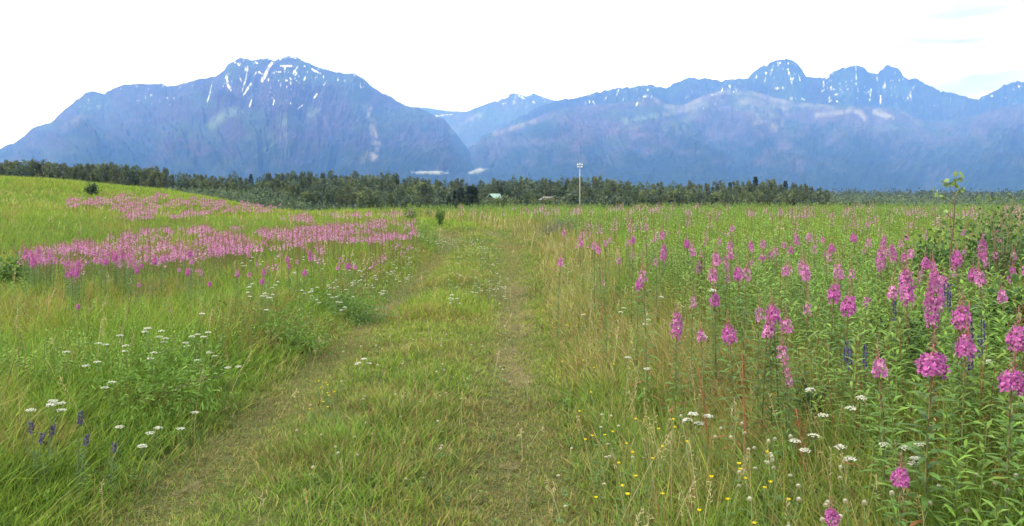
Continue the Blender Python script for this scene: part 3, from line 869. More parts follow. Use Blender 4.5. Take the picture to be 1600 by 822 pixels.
def grass_patch(g, nt, per, p, y0, y1, wscale, seg, spread):
    X, Y = scatter(g, nt, p, y0, y1)
    keep = (Y > 2.0)
    d, rl, rr, mown, left, right = zones(X, Y)
    keep &= g.random(nt) > 0.25 * np.clip(rl + rr, 0, 1)
    X, Y = X[keep], Y[keep]
    tx = np.repeat(X, per); ty = np.repeat(Y, per); n = len(tx)
    an = g.random(n) * 2 * np.pi; rr_ = np.abs(g.normal(size=n)) * spread * (1 + ty * 0.02)
    x = tx + np.cos(an) * rr_; y = ty + np.sin(an) * rr_
    H = grass_height(x, y, g)
    near_cap = np.clip(y / 4.2, 0.3, 1)
    H = H * near_cap
    D = np.stack([np.cos(an) * 0.34 + g.normal(size=n) * 0.34 + 0.03, np.sin(an) * 0.34 + g.normal(size=n) * 0.34, np.ones(n)], -1)
    D = unit(D)
    sa = g.random(n) * np.pi
    S = np.stack([np.cos(sa), np.sin(sa) * 0.6, g.normal(size=n) * 0.1], -1); S = unit(S)
    W = wscale * (0.6 + 0.8 * g.random(n)) * (0.0028 + 0.0011 * np.clip(y, 0, 200) ** 0.86)
    c = grass_colour(x, y, g)
    bend = unit(np.stack([D[:, 0] + g.normal(size=n) * 0.3, D[:, 1] + g.normal(size=n) * 0.3, -0.6 + 0 * x], -1))
    P = np.stack([x, y, ground_z(x, y) - 0.01], -1)
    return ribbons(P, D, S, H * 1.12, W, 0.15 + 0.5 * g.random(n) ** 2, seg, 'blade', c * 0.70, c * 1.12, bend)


g = np.random.default_rng(5)
mb = MB()
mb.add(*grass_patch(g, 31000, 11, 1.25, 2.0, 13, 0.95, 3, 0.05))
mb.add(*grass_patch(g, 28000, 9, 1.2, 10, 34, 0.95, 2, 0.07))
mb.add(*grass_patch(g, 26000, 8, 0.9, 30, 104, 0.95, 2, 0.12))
# short turf filling the ground everywhere near
X, Y = scatter(g, 640000, 1.3, 2.4, 42); k_ = (X - track_x(Y) > -2.6) & (X - track_x(Y) < 1.2) | (g.random(len(X)) < 0.3); X, Y = X[k_], Y[k_]; n = len(X)
D = unit(np.stack([g.normal(size=n) * 0.8, g.normal(size=n) * 0.8, 0.55 + 0 * X], -1)); S = perp(D)
dd, rl, rr, mown, left, right = zones(X, Y)
keep = g.random(n) > 0.15 * np.clip(rl + rr, 0, 1)
c = grass_colour(X, Y, g) * 0.9
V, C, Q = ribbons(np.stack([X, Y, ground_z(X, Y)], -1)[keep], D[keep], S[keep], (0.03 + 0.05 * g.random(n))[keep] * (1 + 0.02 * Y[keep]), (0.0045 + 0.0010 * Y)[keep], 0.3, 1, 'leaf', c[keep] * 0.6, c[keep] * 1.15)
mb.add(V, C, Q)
# closer turf creeping over the wheel ruts
n = 90000
Y = 2.6 + 32 * g.random(n) ** 1.5; X = track_x(Y) + np.where(g.random(n) < 0.5, -1.78, 0.0) + g.normal(size=n) * 0.24
D = unit(np.stack([g.normal(size=n) * 0.9, g.normal(size=n) * 0.9, 0.5 + 0 * X], -1)); S = perp(D)
c = grass_colour(X, Y, g) * np.array([0.85, 0.88, 0.9])
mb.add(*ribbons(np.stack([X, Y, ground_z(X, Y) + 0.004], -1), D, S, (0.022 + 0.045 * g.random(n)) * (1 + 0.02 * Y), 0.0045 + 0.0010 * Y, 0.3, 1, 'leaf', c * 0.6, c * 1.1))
# the hill flanks outside the wedge, coarser
n = 60000
X = g.uniform(-95, -20, n); Y = g.uniform(60, 125, n)
D = unit(np.stack([g.normal(size=n) * 0.25, g.normal(size=n) * 0.25, np.ones(n)], -1)); S = unit(np.stack([np.ones(n), g.normal(size=n) * .3, 0 * X], -1))
c = grass_colour(X, Y, g)
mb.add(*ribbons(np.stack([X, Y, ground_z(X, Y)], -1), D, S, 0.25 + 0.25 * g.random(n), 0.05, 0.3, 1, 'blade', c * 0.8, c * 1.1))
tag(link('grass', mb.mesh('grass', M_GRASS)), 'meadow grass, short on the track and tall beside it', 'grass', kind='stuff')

# flowering grasses with tan and reddish panicles
mb = MB()
n = 9500
X, Y = scatter(g, n, 1.2, 2.6, 60)
d, rl, rr, mown, left, right = zones(X, Y)
dn = ss(0.35, 0.8, d) * (1 - ss(1.6, 3.4, d)) + 0.10 * right + 0.13 * left + 0.12 * mown
keep = g.random(n) < dn * (0.4 + 1.2 * ss(0.4, 0.6, fbm(X * 0.8, Y * 0.8, 2, 15)))
X, Y = X[keep], Y[keep]; n = len(X)
d = X - track_x(Y)
H = (0.38 + 0.22 * g.random(n)) * np.clip(Y / 4.0, 0.5, 1); H = np.where((d > -2) & (d < .35), H * 0.5, H)
D = unit(np.stack([g.normal(size=n) * 0.16 + 0.05, g.normal(size=n) * 0.16, np.ones(n)], -1)); S = unit(np.stack([np.ones(n), g.normal(size=n) * .5, 0 * X], -1))
P = np.stack([X, Y, ground_z(X, Y)], -1)
col = np.where(g.random((n, 1)) < 0.6, STRAW, np.where(g.random((n, 1)) < 0.6, TAN, RUST)) * (0.7 + 0.5 * g.random((n, 1)))
bend = unit(np.stack([g.normal(size=n), g.normal(size=n), -0.4 + 0 * X], -1))
mb.add(*ribbons(P, D, S, H, 0.0016 + 0.0005 * Y, 0.12, 3, 'stem', col * 0.75, col, bend))
m_ = 14
tip = P + D * H[:, None] + bend * (0.12 * H)[:, None]
kk = np.tile(np.arange(m_), n); Pr = np.repeat(tip, m_, 0) - np.repeat(D * (H * 0.26)[:, None], m_, 0) * (kk / m_)[:, None]
Dr = unit(g.normal(size=Pr.shape) * 0.8 + np.repeat(D, m_, 0) * 0.9)
Sr = unit(np.cross(Dr, g.normal(size=Pr.shape)))
Yr = np.repeat(Y, m_)
mb.add(*ribbons(Pr, Dr, Sr, 0.010 + 0.014 * g.random(len(Pr)) + 0.0006 * Yr, 0.0025 + 0.0006 * Yr, 0.2, 1, 'petal', np.repeat(col, m_, 0), np.repeat(col, m_, 0) * 1.15))
tag(link('seed_grass', mb.mesh('seed_grass', M_GRASS)), 'fine tan and reddish seed-head grass along the track edges', 'grass', kind='stuff')

# dry litter on the ruts
mb = MB()
n = 7000
Y = 2.6 + 30 * g.random(n) ** 1.8
side = g.random(n) < 0.5
X = track_x(Y) + np.where(side, -1.78, 0.0) + g.normal(size=n) * 0.22
an = g.random(n) * 6.28
D = unit(np.stack([np.cos(an), np.sin(an), 0.12 * np.abs(g.normal(size=n))], -1)); S = perp(D)
c = np.where(g.random((n, 1)) < 0.6, STRAW, RUST + 0.05) * (0.35 + 0.4 * g.random((n, 1)))
mb.add(*ribbons(np.stack([X, Y, ground_z(X, Y) + 0.012], -1), D, S, 0.03 + 0.06 * g.random(n), 0.0035 + 0.0004 * Y, 0.05, 1, 'leaf', c, c))
tag(link('dead_grass', mb.mesh('dead_grass', M_GRASS)), 'dry straw litter lying in the wheel ruts', 'grass', kind='stuff')


# ------------------------------------------------------------------ leafy stems without flowers
def leafy(mb, g, X, Y, H, nl, LL, LW, cmul, upright=0.5, curl=0.35):
    n = len(X)
    P = np.stack([X, Y, ground_z(X, Y)], -1)
    D = unit(np.stack([g.normal(size=n) * 0.12, g.normal(size=n) * 0.12, np.ones(n)], -1))
    S = unit(np.stack([np.ones(n), g.normal(size=n), 0 * X], -1))
    sc_ = np.where(g.random((n, 1)) < 0.35, np.array([0.22, 0.09, 0.05]), np.array([0.14, 0.20, 0.06]))
    mb.add(*ribbons(P, D, S, H, 0.004 + 0.0004 * Y, 0.03, 2, 'stem', sc_, sc_))
    t = np.tile((np.arange(nl) + 0.5) / nl, n) * 0.86 + 0.12
    az = np.tile(np.arange(nl) * 2.4, n) + np.repeat(g.random(n) * 6.28, nl)
    Hr = np.repeat(H, nl)
    Pl = np.repeat(P, nl, 0) + np.repeat(D, nl, 0) * (Hr * t)[:, None]
    up = upright + 0.9 * (t - 0.5) + g.normal(size=len(t)) * 0.15
    Dl = unit(np.stack([np.cos(az), np.sin(az), up], -1))
    Sl = unit(np.stack([-np.sin(az), np.cos(az), g.normal(size=len(t)) * 0.25], -1))
    base = grass_colour(X, Y, g)
    tone = fbm(X * 0.7, Y * 0.6, 3, 91)[:, None]
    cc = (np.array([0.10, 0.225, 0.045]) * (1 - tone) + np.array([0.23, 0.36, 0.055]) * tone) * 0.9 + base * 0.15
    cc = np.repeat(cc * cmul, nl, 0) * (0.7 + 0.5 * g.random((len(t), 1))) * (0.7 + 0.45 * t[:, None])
    redl = (g.random((len(t), 1)) < 0.04) & (t[:, None] < 0.6)
    cc = np.where(redl, np.array([0.30, 0.12, 0.05]), cc)
    Yr = np.repeat(Y, nl)
    ln = LL * (0.6 + 0.6 * g.random(len(t))) * (1.15 - 0.5 * t)
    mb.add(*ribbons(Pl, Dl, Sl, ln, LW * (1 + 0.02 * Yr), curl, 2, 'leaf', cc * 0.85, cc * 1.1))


mb = MB()
def region(n, p, y0, y1, fn):
    X, Y = scatter(g, n, p, y0, y1)
    k = g.random(n) < fn(X, Y)
    return X[k], Y[k]
dens_r = lambda X, Y: ss(1.3, 2.6, X - track_x(Y)) * (0.35 + 1.1 * ss(0.36, 0.56, fbm(X * 0.45, Y * 0.35, 3, 101)))
X, Y = region(11000, 1.0, 2.9, 14, dens_r)
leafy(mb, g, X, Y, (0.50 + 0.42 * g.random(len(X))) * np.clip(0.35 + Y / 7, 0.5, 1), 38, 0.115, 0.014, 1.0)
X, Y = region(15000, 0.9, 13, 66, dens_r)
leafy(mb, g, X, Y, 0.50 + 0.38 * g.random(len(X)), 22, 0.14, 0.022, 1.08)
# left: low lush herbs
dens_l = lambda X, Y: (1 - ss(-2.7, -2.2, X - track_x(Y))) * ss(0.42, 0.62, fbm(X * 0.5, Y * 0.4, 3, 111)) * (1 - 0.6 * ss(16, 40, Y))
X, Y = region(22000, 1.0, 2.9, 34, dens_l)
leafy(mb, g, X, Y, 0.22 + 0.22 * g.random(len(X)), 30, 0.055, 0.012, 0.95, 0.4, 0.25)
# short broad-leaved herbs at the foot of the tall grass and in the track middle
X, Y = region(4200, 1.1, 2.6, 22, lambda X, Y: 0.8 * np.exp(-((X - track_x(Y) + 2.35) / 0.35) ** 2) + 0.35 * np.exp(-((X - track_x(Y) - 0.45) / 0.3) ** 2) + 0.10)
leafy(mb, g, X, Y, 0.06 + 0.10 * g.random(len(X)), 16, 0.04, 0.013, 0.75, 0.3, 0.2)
tag(link('herbage', mb.mesh('herbage', M_LEAF)), 'leafy green herbs and flowerless willowherb stems in the meadow', 'herbs', kind='stuff')

# ------------------------------------------------------------------ fireweed
MAG = np.array([0.50, 0.125, 0.42]); PINK = np.array([0.62, 0.30, 0.50])


def stem_curve(g, H, lean=0.05, n=6):
    a = g.random() * 6.28; l = lean * (0.4 + g.random())
    t = np.linspace(0, 1, n)
    return np.stack([math.cos(a) * l * H * t ** 1.6, math.sin(a) * l * H * t ** 1.6, H * t], -1)


def at_curve(pts, t):
    x = np.linspace(0, 1, len(pts))
    return np.stack([np.interp(t, x, pts[:, k]) for k in range(3)], -1)


def fireweed_parts(seed, H=1.0, big=1.0, pale=0.0, nfl=26, zlo=0.74, zhi=0.92):
    g = np.random.default_rng(seed)
    pts = stem_curve(g, H)
    out = []
    b = MB(); tube(b, pts, np.linspace(0.0052, 0.0016, len(pts)), (0.12, 0.21, 0.06), (0.20, 0.13, 0.08), 5)
    out.append(('stem', b.mesh('stem', M_STEM)))
    b = MB(); nl = 62
    t = 0.10 + (np.arange(nl) + 0.5) / nl * (zlo - 0.13); az = np.arange(nl) * 2.4 + g.random() * 6
    P = at_curve(pts, t)
    D = unit(np.stack([np.cos(az), np.sin(az), 0.35 + 0.7 * (t - 0.3) + g.normal(size=nl) * 0.15], -1))
    S = unit(np.stack([-np.sin(az), np.cos(az), g.normal(size=nl) * 0.2], -1))
    c = np.array([0.12, 0.23, 0.05]) * (0.75 + 0.55 * g.random((nl, 1)))
    low = (g.random((nl, 1)) < 0.25) & (t[:, None] < 0.28)
    c = np.where(low, np.array([0.32, 0.13, 0.06]), c)
    b.add(*ribbons(P, D, S, (0.14 - 0.075 * t) * (0.8 + 0.4 * g.random(nl)), 0.017, 0.35, 3, 'leaf', c * 0.85, c * 1.1))
    out.append(('leaves', b.mesh('leaves', M_LEAF)))
    b = MB()
    t = zlo + (zhi - zlo) * (np.arange(nfl) + 0.5) / nfl; az = np.arange(nfl) * 2.4 + g.random() * 6
    P = at_curve(pts, t); qz = (t - zlo) / (zhi - zlo); taper = (0.55 + 0.62 * np.sin(np.pi * np.clip(qz * 0.75 + 0.22, 0, 1))) * big * (0.8 + 0.4 * g.random(nfl))
    out_d = np.stack([np.cos(az), np.sin(az), 0.1 + g.normal(size=nfl) * 0.2], -1)
    cen = P + out_d * (0.026 * taper)[:, None]
    pk = np.clip(pale + 0.45 * (g.random((nfl, 1)) < 0.35), 0, 1); pc = (MAG * (1 - pk) + PINK * pk) * (0.65 + 0.7 * g.random((nfl, 1)))
    b.add(*ribbons(P, unit(out_d), unit(np.stack([-np.sin(az), np.cos(az), 0 * az], -1)), 0.026 * taper, 0.0025, 0.0, 1, 'stem', (0.40, 0.07, 0.20), (0.45, 0.08, 0.25)))
    side = np.stack([-np.sin(az), np.cos(az), 0 * az], -1); upv = np.cross(side, unit(out_d))
    for k in range(4):
        th = k * np.pi / 2 + 0.785 + g.normal(size=nfl) * 0.2
        pd = side * np.cos(th)[:, None] + upv * np.sin(th)[:, None] + unit(out_d) * 0.35
        ps = unit(np.cross(unit(pd), unit(out_d)))
        b.add(*ribbons(cen, unit(pd + g.normal(size=pd.shape) * 0.25), ps, 0.0155 * taper, 0.0105 * taper, -0.15, 2, 'petal', pc * 0.75, pc * (0.9 + 0.5 * g.random((nfl, 1))), out_d))
    b.add(*ribbons(cen, unit(out_d), side, 0.016 * taper, 0.003, 0.2, 1, 'blade', (0.75, 0.55, 0.68), (0.85, 0.75, 0.75)))
    out.append(('flower_spike', b.mesh('flower_spike', M_PETAL)))
    b = MB(); nb = 30
    t = zhi - 0.01 + (1.0 - zhi) * (np.arange(nb) + 0.5) / nb; az = np.arange(nb) * 2.4
    P = at_curve(pts, t)
    D = unit(np.stack([np.cos(az), np.sin(az), -0.5 + 1.6 * (t - zhi) / (1 - zhi)], -1)); S = unit(np.stack([-np.sin(az), np.cos(az), 0 * az], -1))
    c = np.array([0.38, 0.09, 0.17]) * (0.8 + 0.5 * g.random((nb, 1)))
    b.add(*ribbons(P, D, S, (0.026 - 0.016 * (t - zhi) / (1 - zhi)) * big, 0.0055, 0.5, 2, 'leaf', c, c * 1.2))
    out.append(('buds', b.mesh('buds', M_PETAL)))
    b = MB(); npd = 16
    t = zlo - 0.13 + 0.12 * (np.arange(npd) + 0.5) / npd; az = np.arange(npd) * 2.4
    P = at_curve(pts, t)
    D = unit(np.stack([np.cos(az), np.sin(az), 0.75 + 0 * az], -1)); S = unit(np.stack([-np.sin(az), np.cos(az), 0 * az], -1))
    c = np.array([0.36, 0.12, 0.11]) * (0.8 + 0.5 * g.random((npd, 1)))
    b.add(*ribbons(P, D, S, 0.05 * big, 0.0032, -0.1, 1, 'blade', c, c))
    out.append(('seed_pods', b.mesh('seed_pods', M_PETAL)))
    return out


FW = [fireweed_parts(300, big=1.0, pale=0.0, nfl=46, zlo=0.80, zhi=0.90), fireweed_parts(301, big=1.0, nfl=44, zlo=0.83, zhi=0.90), fireweed_parts(302, big=0.95, pale=0.35, nfl=26, zlo=0.82, zhi=0.90),
      fireweed_parts(303, big=0.85, pale=0.8, nfl=15, zlo=0.80, zhi=0.88), fireweed_parts(304, big=1.1, pale=0.15, nfl=54, zlo=0.74, zhi=0.92), fireweed_parts(305, big=0.65, pale=1.0, nfl=9, zlo=0.83, zhi=0.89)]
TOPS = [0.85] * 6

# flower clusters read from the photograph: (u, v of the middle of the cluster, variant, height of that point above the ground)
NEAR = [(1151, 523, 0, .80, 1.2, 'vivid magenta fireweed with a plump rounded spike, alone above red stems'),
        (1441, 570, 1, .88, 1.9, 'wide dark magenta fireweed cluster with brown bud tips, largest of the meadow'),
        (1568, 597, 1, .82, 1.5, 'large magenta fireweed with loose lower blooms near the right edge'),
        (1402, 752, 1, .60, 1.2, 'low magenta fireweed with two tufts of blooms under dark red buds'),
        (1308, 812, 1, .50, 1.2, 'magenta fireweed cut by the bottom edge of the view'),
        (1384, 579, 2, .80, 1.0, 'small pink fireweed left of the widest dark magenta cluster'),
        (1500, 545, 0, .84, 1.1, 'tall narrow fireweed above right of the widest magenta cluster'),
        (1477, 456, 4, .95, 1.0, 'upper part of the tallest double fireweed spike'),
        (1469, 484, 4, .85, 1.0, 'lower shoot of the tallest double fireweed spike'),
        (1487, 494, 0, .90, 1.1, 'left plant of the bushy fireweed group below the tallest spike'),
        (1506, 503, 2, .88, 1.1, 'right plant of the bushy fireweed group below the tallest spike'),
        (1577, 526, 0, .85, 1.2, 'deep pink fireweed against the dark leafy bush'),
        (1594, 538, 1, .80, 1.1, 'deep pink fireweed cut by the right edge of the view'),
        (1219, 492, 0, .86, 1.1, 'top plant of the fireweed trio right of the lone plump one'),
        (1206, 511, 2, .80, 0.9, 'left small plant of the fireweed trio right of the lone plump one'),
        (1231, 513, 2, .80, 1.1, 'lower right plant of the fireweed trio right of the lone plump one'),
        (1231, 552, 3, .75, 1.0, 'faded fireweed standing under the trio'),
        (1055, 508, 4, .75, 0.9, 'tall column of pink fireweed right of the tan grass'),
        (1103, 528, 2, .70, 1.0, 'short pink fireweed left of the lone plump one'),
        (1183, 494, 3, .82, 0.9, 'pale pink fireweed on a reddish stem left of the trio'),
        (1189, 518, 2, .78, 0.9, 'pink fireweed below the pale one, left of the trio'),
        (1078, 473, 3, .80, 0.7, 'faint pink fireweed in green growth above the tall pink column'),
        (1118, 469, 0, .80, 0.9, 'deep pink fireweed beside a white yarrow head'),
        (1315, 477, 0, .88, 1.2, 'magenta fireweed with a drooping purple-brown lower cluster'),
        (1293, 459, 0, .90, 1.0, 'round bright pink fireweed above the drooping one'),
        (1255, 485, 3, .80, 0.7, 'small faded fireweed between the trio and the drooping one'),
        (1234, 577, 3, .65, 0.7, 'tiny pale pink bloom low in green leaves below the trio'),
        (1238, 594, 3, .62, 0.6, 'tiniest pink bloom, lowest below the trio'),
        (1417, 452, 4, .95, 0.9, 'slender leaning pink fireweed left of the tallest spike'),
        (1385, 457, 2, .90, 0.7, 'small pink fireweed left of the slender leaning one'),
        (1542, 436, 2, .95, 0.9, 'pink fireweed beside the dark leafy bush'),
        (328, 444, 0, .45, 1.1, 'single bright magenta ball in the grass of the left bank'),
        (216, 446, 2, .45, 1.0, 'single pink ball in the grass below the purple drift'),
        (124, 480, 1, .42, 0.8, 'small purple ball, nearest of the left bank'),
        (408, 440, 0, .55, 1.0, 'bright pink fireweed left of the yarrow specks'),
        (474, 428, 0, .60, 1.1, 'magenta fireweed in a gap between the two drifts'),
        (540, 417, 0, .65, 1.4, 'brightest middle plant of a row of three by the track'),
        (525, 419, 2, .60, 0.9, 'left plant of a row of three by the track'),
        (553, 418, 2, .60, 0.9, 'right plant of a row of three by the track'),
        (266, 486, 5, .40, 0.8, 'faded pink fireweed low in the grass of the left bank')]
MID = [(929, 356), (981, 351), (1010, 356), (1054, 361), (1060, 364), (1067, 346), (1082, 348), (1107, 347), (1119, 339), (1153, 360), (885, 364), (910, 377), (912, 381), (929, 385), (932, 389), (950, 376), (947, 381), (940, 391), (989, 376), (985, 380), (1091, 367), (1101, 380), (1083, 395), (1035, 395), (1027, 410), (1012, 435), (970, 409), (871, 410), (949, 444), (994, 444), (1126, 405), (1141, 385), (1169, 385), (1196, 382), (1214, 352), (1230, 384), (1225, 425), (1160, 430), (1247, 375), (1257, 360), (1316, 350), (1339, 347), (1341, 352), (1352, 352), (1365, 347), (1372, 360), (1391, 340), (1446, 332), (1425, 350), (1420, 352), (1522, 332), (1518, 337), (1494, 332), (1492, 338), (1502, 364), (1447, 371), (1560, 374), (1555, 370), (1570, 375), (1339, 372), (1352, 380), (1297, 389), (1299, 401), (1295, 403), (1272, 390), (1267, 425), (1262, 430), (1316, 425), (1312, 430), (1385, 401), (1379, 407), (1390, 397), (1411, 404), (1416, 397), (1441, 409), (1446, 412), (1459, 419), (1455, 421), (1500, 395), (1502, 404), (1422, 437), (1475, 440), (1512, 430), (1520, 434), (1237, 392), (1562, 347), (1597, 347), (1254, 432), (1337, 430), (1403, 398), (1159, 428), (987, 362), (1008, 350), (977, 345), (979, 338), (994, 356), (1037, 368), (1112, 408), (1120, 430), (1180, 330), (1290, 375), (1212, 337), (1240, 345), (1587, 335), (1545, 340), (1535, 330), (1470, 350), (1460, 345)]
gp = np.random.default_rng(21)
plants = []       # x, y, variant, scale, width factor, label, group
vtops = {0: .85, 1: .865, 2: .86, 3: .84, 4: .83, 5: .86}
for (u, v, var, h, big, lab) in NEAR:
    P, ok = pix(u, v, h)
    fw = 1.0 + 0.5 * (big - 1)
    plants.append([P[0, 0], P[0, 1], var, h / vtops[var], fw, lab, 'fireweed'])
for (u, v) in MID:
    var = int(gp.choice([0, 2, 3, 4, 5], p=[.25, .35, .2, .05, .15]))
    h = gp.uniform(.80, 1.0)
    P, ok = pix(u, v, h)
    if ok[0] and P[0, 1] < 60:
        plants.append([P[0, 0], P[0, 1], var, h / vtops[var], 0.85 + 0.006 * P[0, 1], None, 'R'])


def in_poly(u, v, poly):
    c = np.zeros(u.shape, bool); n = len(poly)
    for i in range(n):
        x0, y0 = poly[i]; x1, y1 = poly[(i + 1) % n]
        m_ = ((y0 > v) != (y1 > v)) & (u < (x1 - x0) * (v - y0) / (y1 - y0 + 1e-12) + x0)
        c ^= m_
    return c


def drift(poly, n, h0, h1, pale, thr=0.0, seed=1, vals=(0, 2, 3, 4, 5)):
    """plants whose flower tops lie inside a patch outlined on the photograph, dropped on to the ground"""
    q = np.array(poly, float)
    us = gp.uniform(q[:, 0].min(), q[:, 0].max(), n * 4); vs = gp.uniform(q[:, 1].min(), q[:, 1].max(), n * 4)
    m_ = in_poly(us, vs, poly) & (fbm(us / 28, vs / 9, 3, seed) > thr)
    us, vs = us[m_][:n], vs[m_][:n]
    hh = gp.uniform(h0, h1, len(us))
    P, ok = pix(us, vs, hh)
    return [(P[k, 0], P[k, 1], hh[k]) for k in range(len(us)) if ok[k] and P[k, 1] < 118]


DR1 = [(32, 395), (70, 385), (150, 372), (235, 358), (330, 352), (420, 358), (500, 352), (600, 342), (640, 346), (655, 372), (650, 388), (600, 378), (520, 375), (440, 385), (370, 392), (300, 402), (220, 420), (165, 412), (130, 408), (120, 440), (108, 440), (100, 412), (45, 412)]
DR2 = [(105, 310), (160, 305), (235, 300), (300, 305), (330, 312), (435, 315), (440, 330), (345, 330), (300, 336), (260, 340), (190, 342), (195, 330), (150, 324), (105, 322)]
big_list = []
for P in drift(DR1, 950, .38, .64, 0, 0.47, 11): big_list.append((*P, 'D1'))
for P in drift(DR1, 150, .45, .65, 0, 0.0, 12): big_list.append((*P, 'D1'))
for P in drift(DR2, 520, .40, .65, 0, 0.49, 13): big_list.append((*P, 'D2'))
for P in drift(DR2, 90, .45, .65, 0, 0.0, 13): big_list.append((*P, 'D2'))
for P in drift([(180, 400), (430, 385), (640, 385), (640, 410), (380, 430), (200, 425)], 60, .45, .65, 0, 0.5, 15): big_list.append((*P, 'D1'))
for P in drift([(440, 335), (650, 330), (650, 345), (440, 345)], 60, .5, .7, 0, 0.5, 19): big_list.append((*P, 'D1'))
for P in drift([(900, 335), (1600, 335), (1600, 450), (1100, 420), (900, 385)], 85, .65, .95, 0, 0.45, 16): big_list.append((*P, 'R'))
for P in drift([(1050, 400), (1600, 400), (1600, 520), (1250, 500)], 12, .65, .9, 0, 0.5, 17): big_list.append((*P, 'R'))
for P in drift([(640, 321), (1300, 321), (1600, 322), (1600, 338), (640, 332)], 150, .75, 1.0, 0, 0.42, 18): big_list.append((*P, 'E'))
for (x_, y_, h_, zn) in big_list:
    var = int(gp.choice([0, 2, 3, 4, 5], p=[.18, .27, .27, .08, .20])) if zn != 'E' else int(gp.choice([3, 5, 2]))
    plants.append([x_, y_, var, h_ / vtops[var], (0.9 + 0.006 * y_) * float(gp.uniform(0.7, 1.15)), None, zn])
# the things: the 296 that show largest, the named ones first
named = [p for p in plants if p[5]]
rest = sorted([p for p in plants if not p[5]], key=lambda p: p[1] - 6 * p[3])
indiv = named + rest[:296 - len(named)]
mass = rest[296 - len(named):]
fw_src = {}
LAB = {'D1': ('fireweed plant at the near edge of the wide pink drift on the left', 'fireweeds of the wide pink drift'),
       'D2': ('fireweed plant in the upper pink drift on the hill', 'fireweeds of the upper drift'),
       'E': ('dull pink fireweed along the far edge of the meadow', 'fireweeds along the far edge')}


def grow(src, key, name, parts, loc, rz, scale):
    if key not in src:
        t = bpy.data.objects.new(name, None); COL.objects.link(t)
        ch = [link(nm, me, t) for nm, me in parts]
        src[key] = (t, ch)
    else:
        t0, ch = src[key]
        t = t0.copy(); COL.objects.link(t)
        for q in ch:
            qq = q.copy(); COL.objects.link(qq); qq.parent = t
    t.location = loc; t.rotation_euler = (0, 0, rz); t.scale = scale
    return t


for (x_, y_, var, s, wf, lab, zn) in indiv:
    t = grow(fw_src, var, 'fireweed_plant', FW[var], (x_, y_, float(ground_z(x_, y_))), random.uniform(0, 6.28), (s * wf, s * wf, s))
    if lab:
        tag(t, lab, 'fireweed', 'fireweed plants in the meadow')
        continue
    if zn == 'R':
        uu = 800 + F * x_ / y_
        far_ = y_ > 17
        look = {0: 'deep pink', 1: 'deep pink', 2: 'pink', 3: 'pale pink', 4: 'long-spiked pink', 5: 'small faded pink'}[var]
        where = ('near the track' if uu < 1050 else 'amid the green stems' if uu < 1300 else 'by the shrubs at the right')
        dist = 'in the far growth' if far_ else 'in the middle of the meadow'
        tag(t, f'{look} fireweed {dist}, {where}', 'fireweed', f'{look} fireweeds {dist} {where}')
    else:
        tag(t, LAB[zn][0], 'fireweed', LAB[zn][1])

# the remaining hundreds as one mass
g = np.random.default_rng(8)
b = MB()
m_ = np.array([[p[0], p[1], p[3], p[2]] for p in mass])
X, Y, Sc, Va = m_.T; n = len(X)
P = np.stack([X, Y, ground_z(X, Y)], -1)
D = unit(np.stack([g.normal(size=n) * 0.08, g.normal(size=n) * 0.08, np.ones(n)], -1)); S = unit(np.stack([np.ones(n), 0 * X, 0 * X], -1))
b.add(*ribbons(P, D, S, Sc, 0.012 + 0.0003 * Y, 0.02, 2, 'stem', (0.14, 0.22, 0.05), (0.22, 0.15, 0.08)))
k = 26
q = np.tile((np.arange(k) + .5) / k, n); az = g.random(n * k) * 6.28
hh = np.repeat(Sc, k); zz = 0.76 + 0.24 * q
wdt = np.repeat(0.030 + 0.0004 * Y, k) * (1.25 - q) * (0.5 + g.random(n * k))
Pp = np.repeat(P, k, 0) + np.repeat(D, k, 0) * (hh * zz)[:, None] + np.stack([np.cos(az) * wdt, np.sin(az) * wdt, 0 * az], -1)
pale = np.repeat(np.clip(0.3 + (Va == 3) * .6 + (Va == 5) * .7 + (Va == 2) * .3, 0, 1), k)[:, None]
c = (MAG * (1 - pale) + PINK * pale) * (0.8 + 0.45 * g.random((n * k, 1)))
c = np.where(q[:, None] > 0.68, np.array([0.30, 0.13, 0.14]), c)
Dp = unit(np.stack([np.cos(az), np.sin(az), g.normal(size=n * k) * 0.5], -1)); Sp = unit(np.cross(Dp, g.normal(size=(n * k, 3))))
sz = np.repeat(0.020 + 0.0005 * Y, k) * (1.2 - 0.7 * q)
b.add(*ribbons(Pp, Dp, Sp, sz, sz * 0.8, 0.1, 1, 'petal', c, c * 1.1))
tag(link('fireweed_drift', b.mesh('fireweed_drift', M_PETAL)), 'drifts of pink fireweed covering the slope and far edge of the meadow', 'fireweed', kind='stuff')


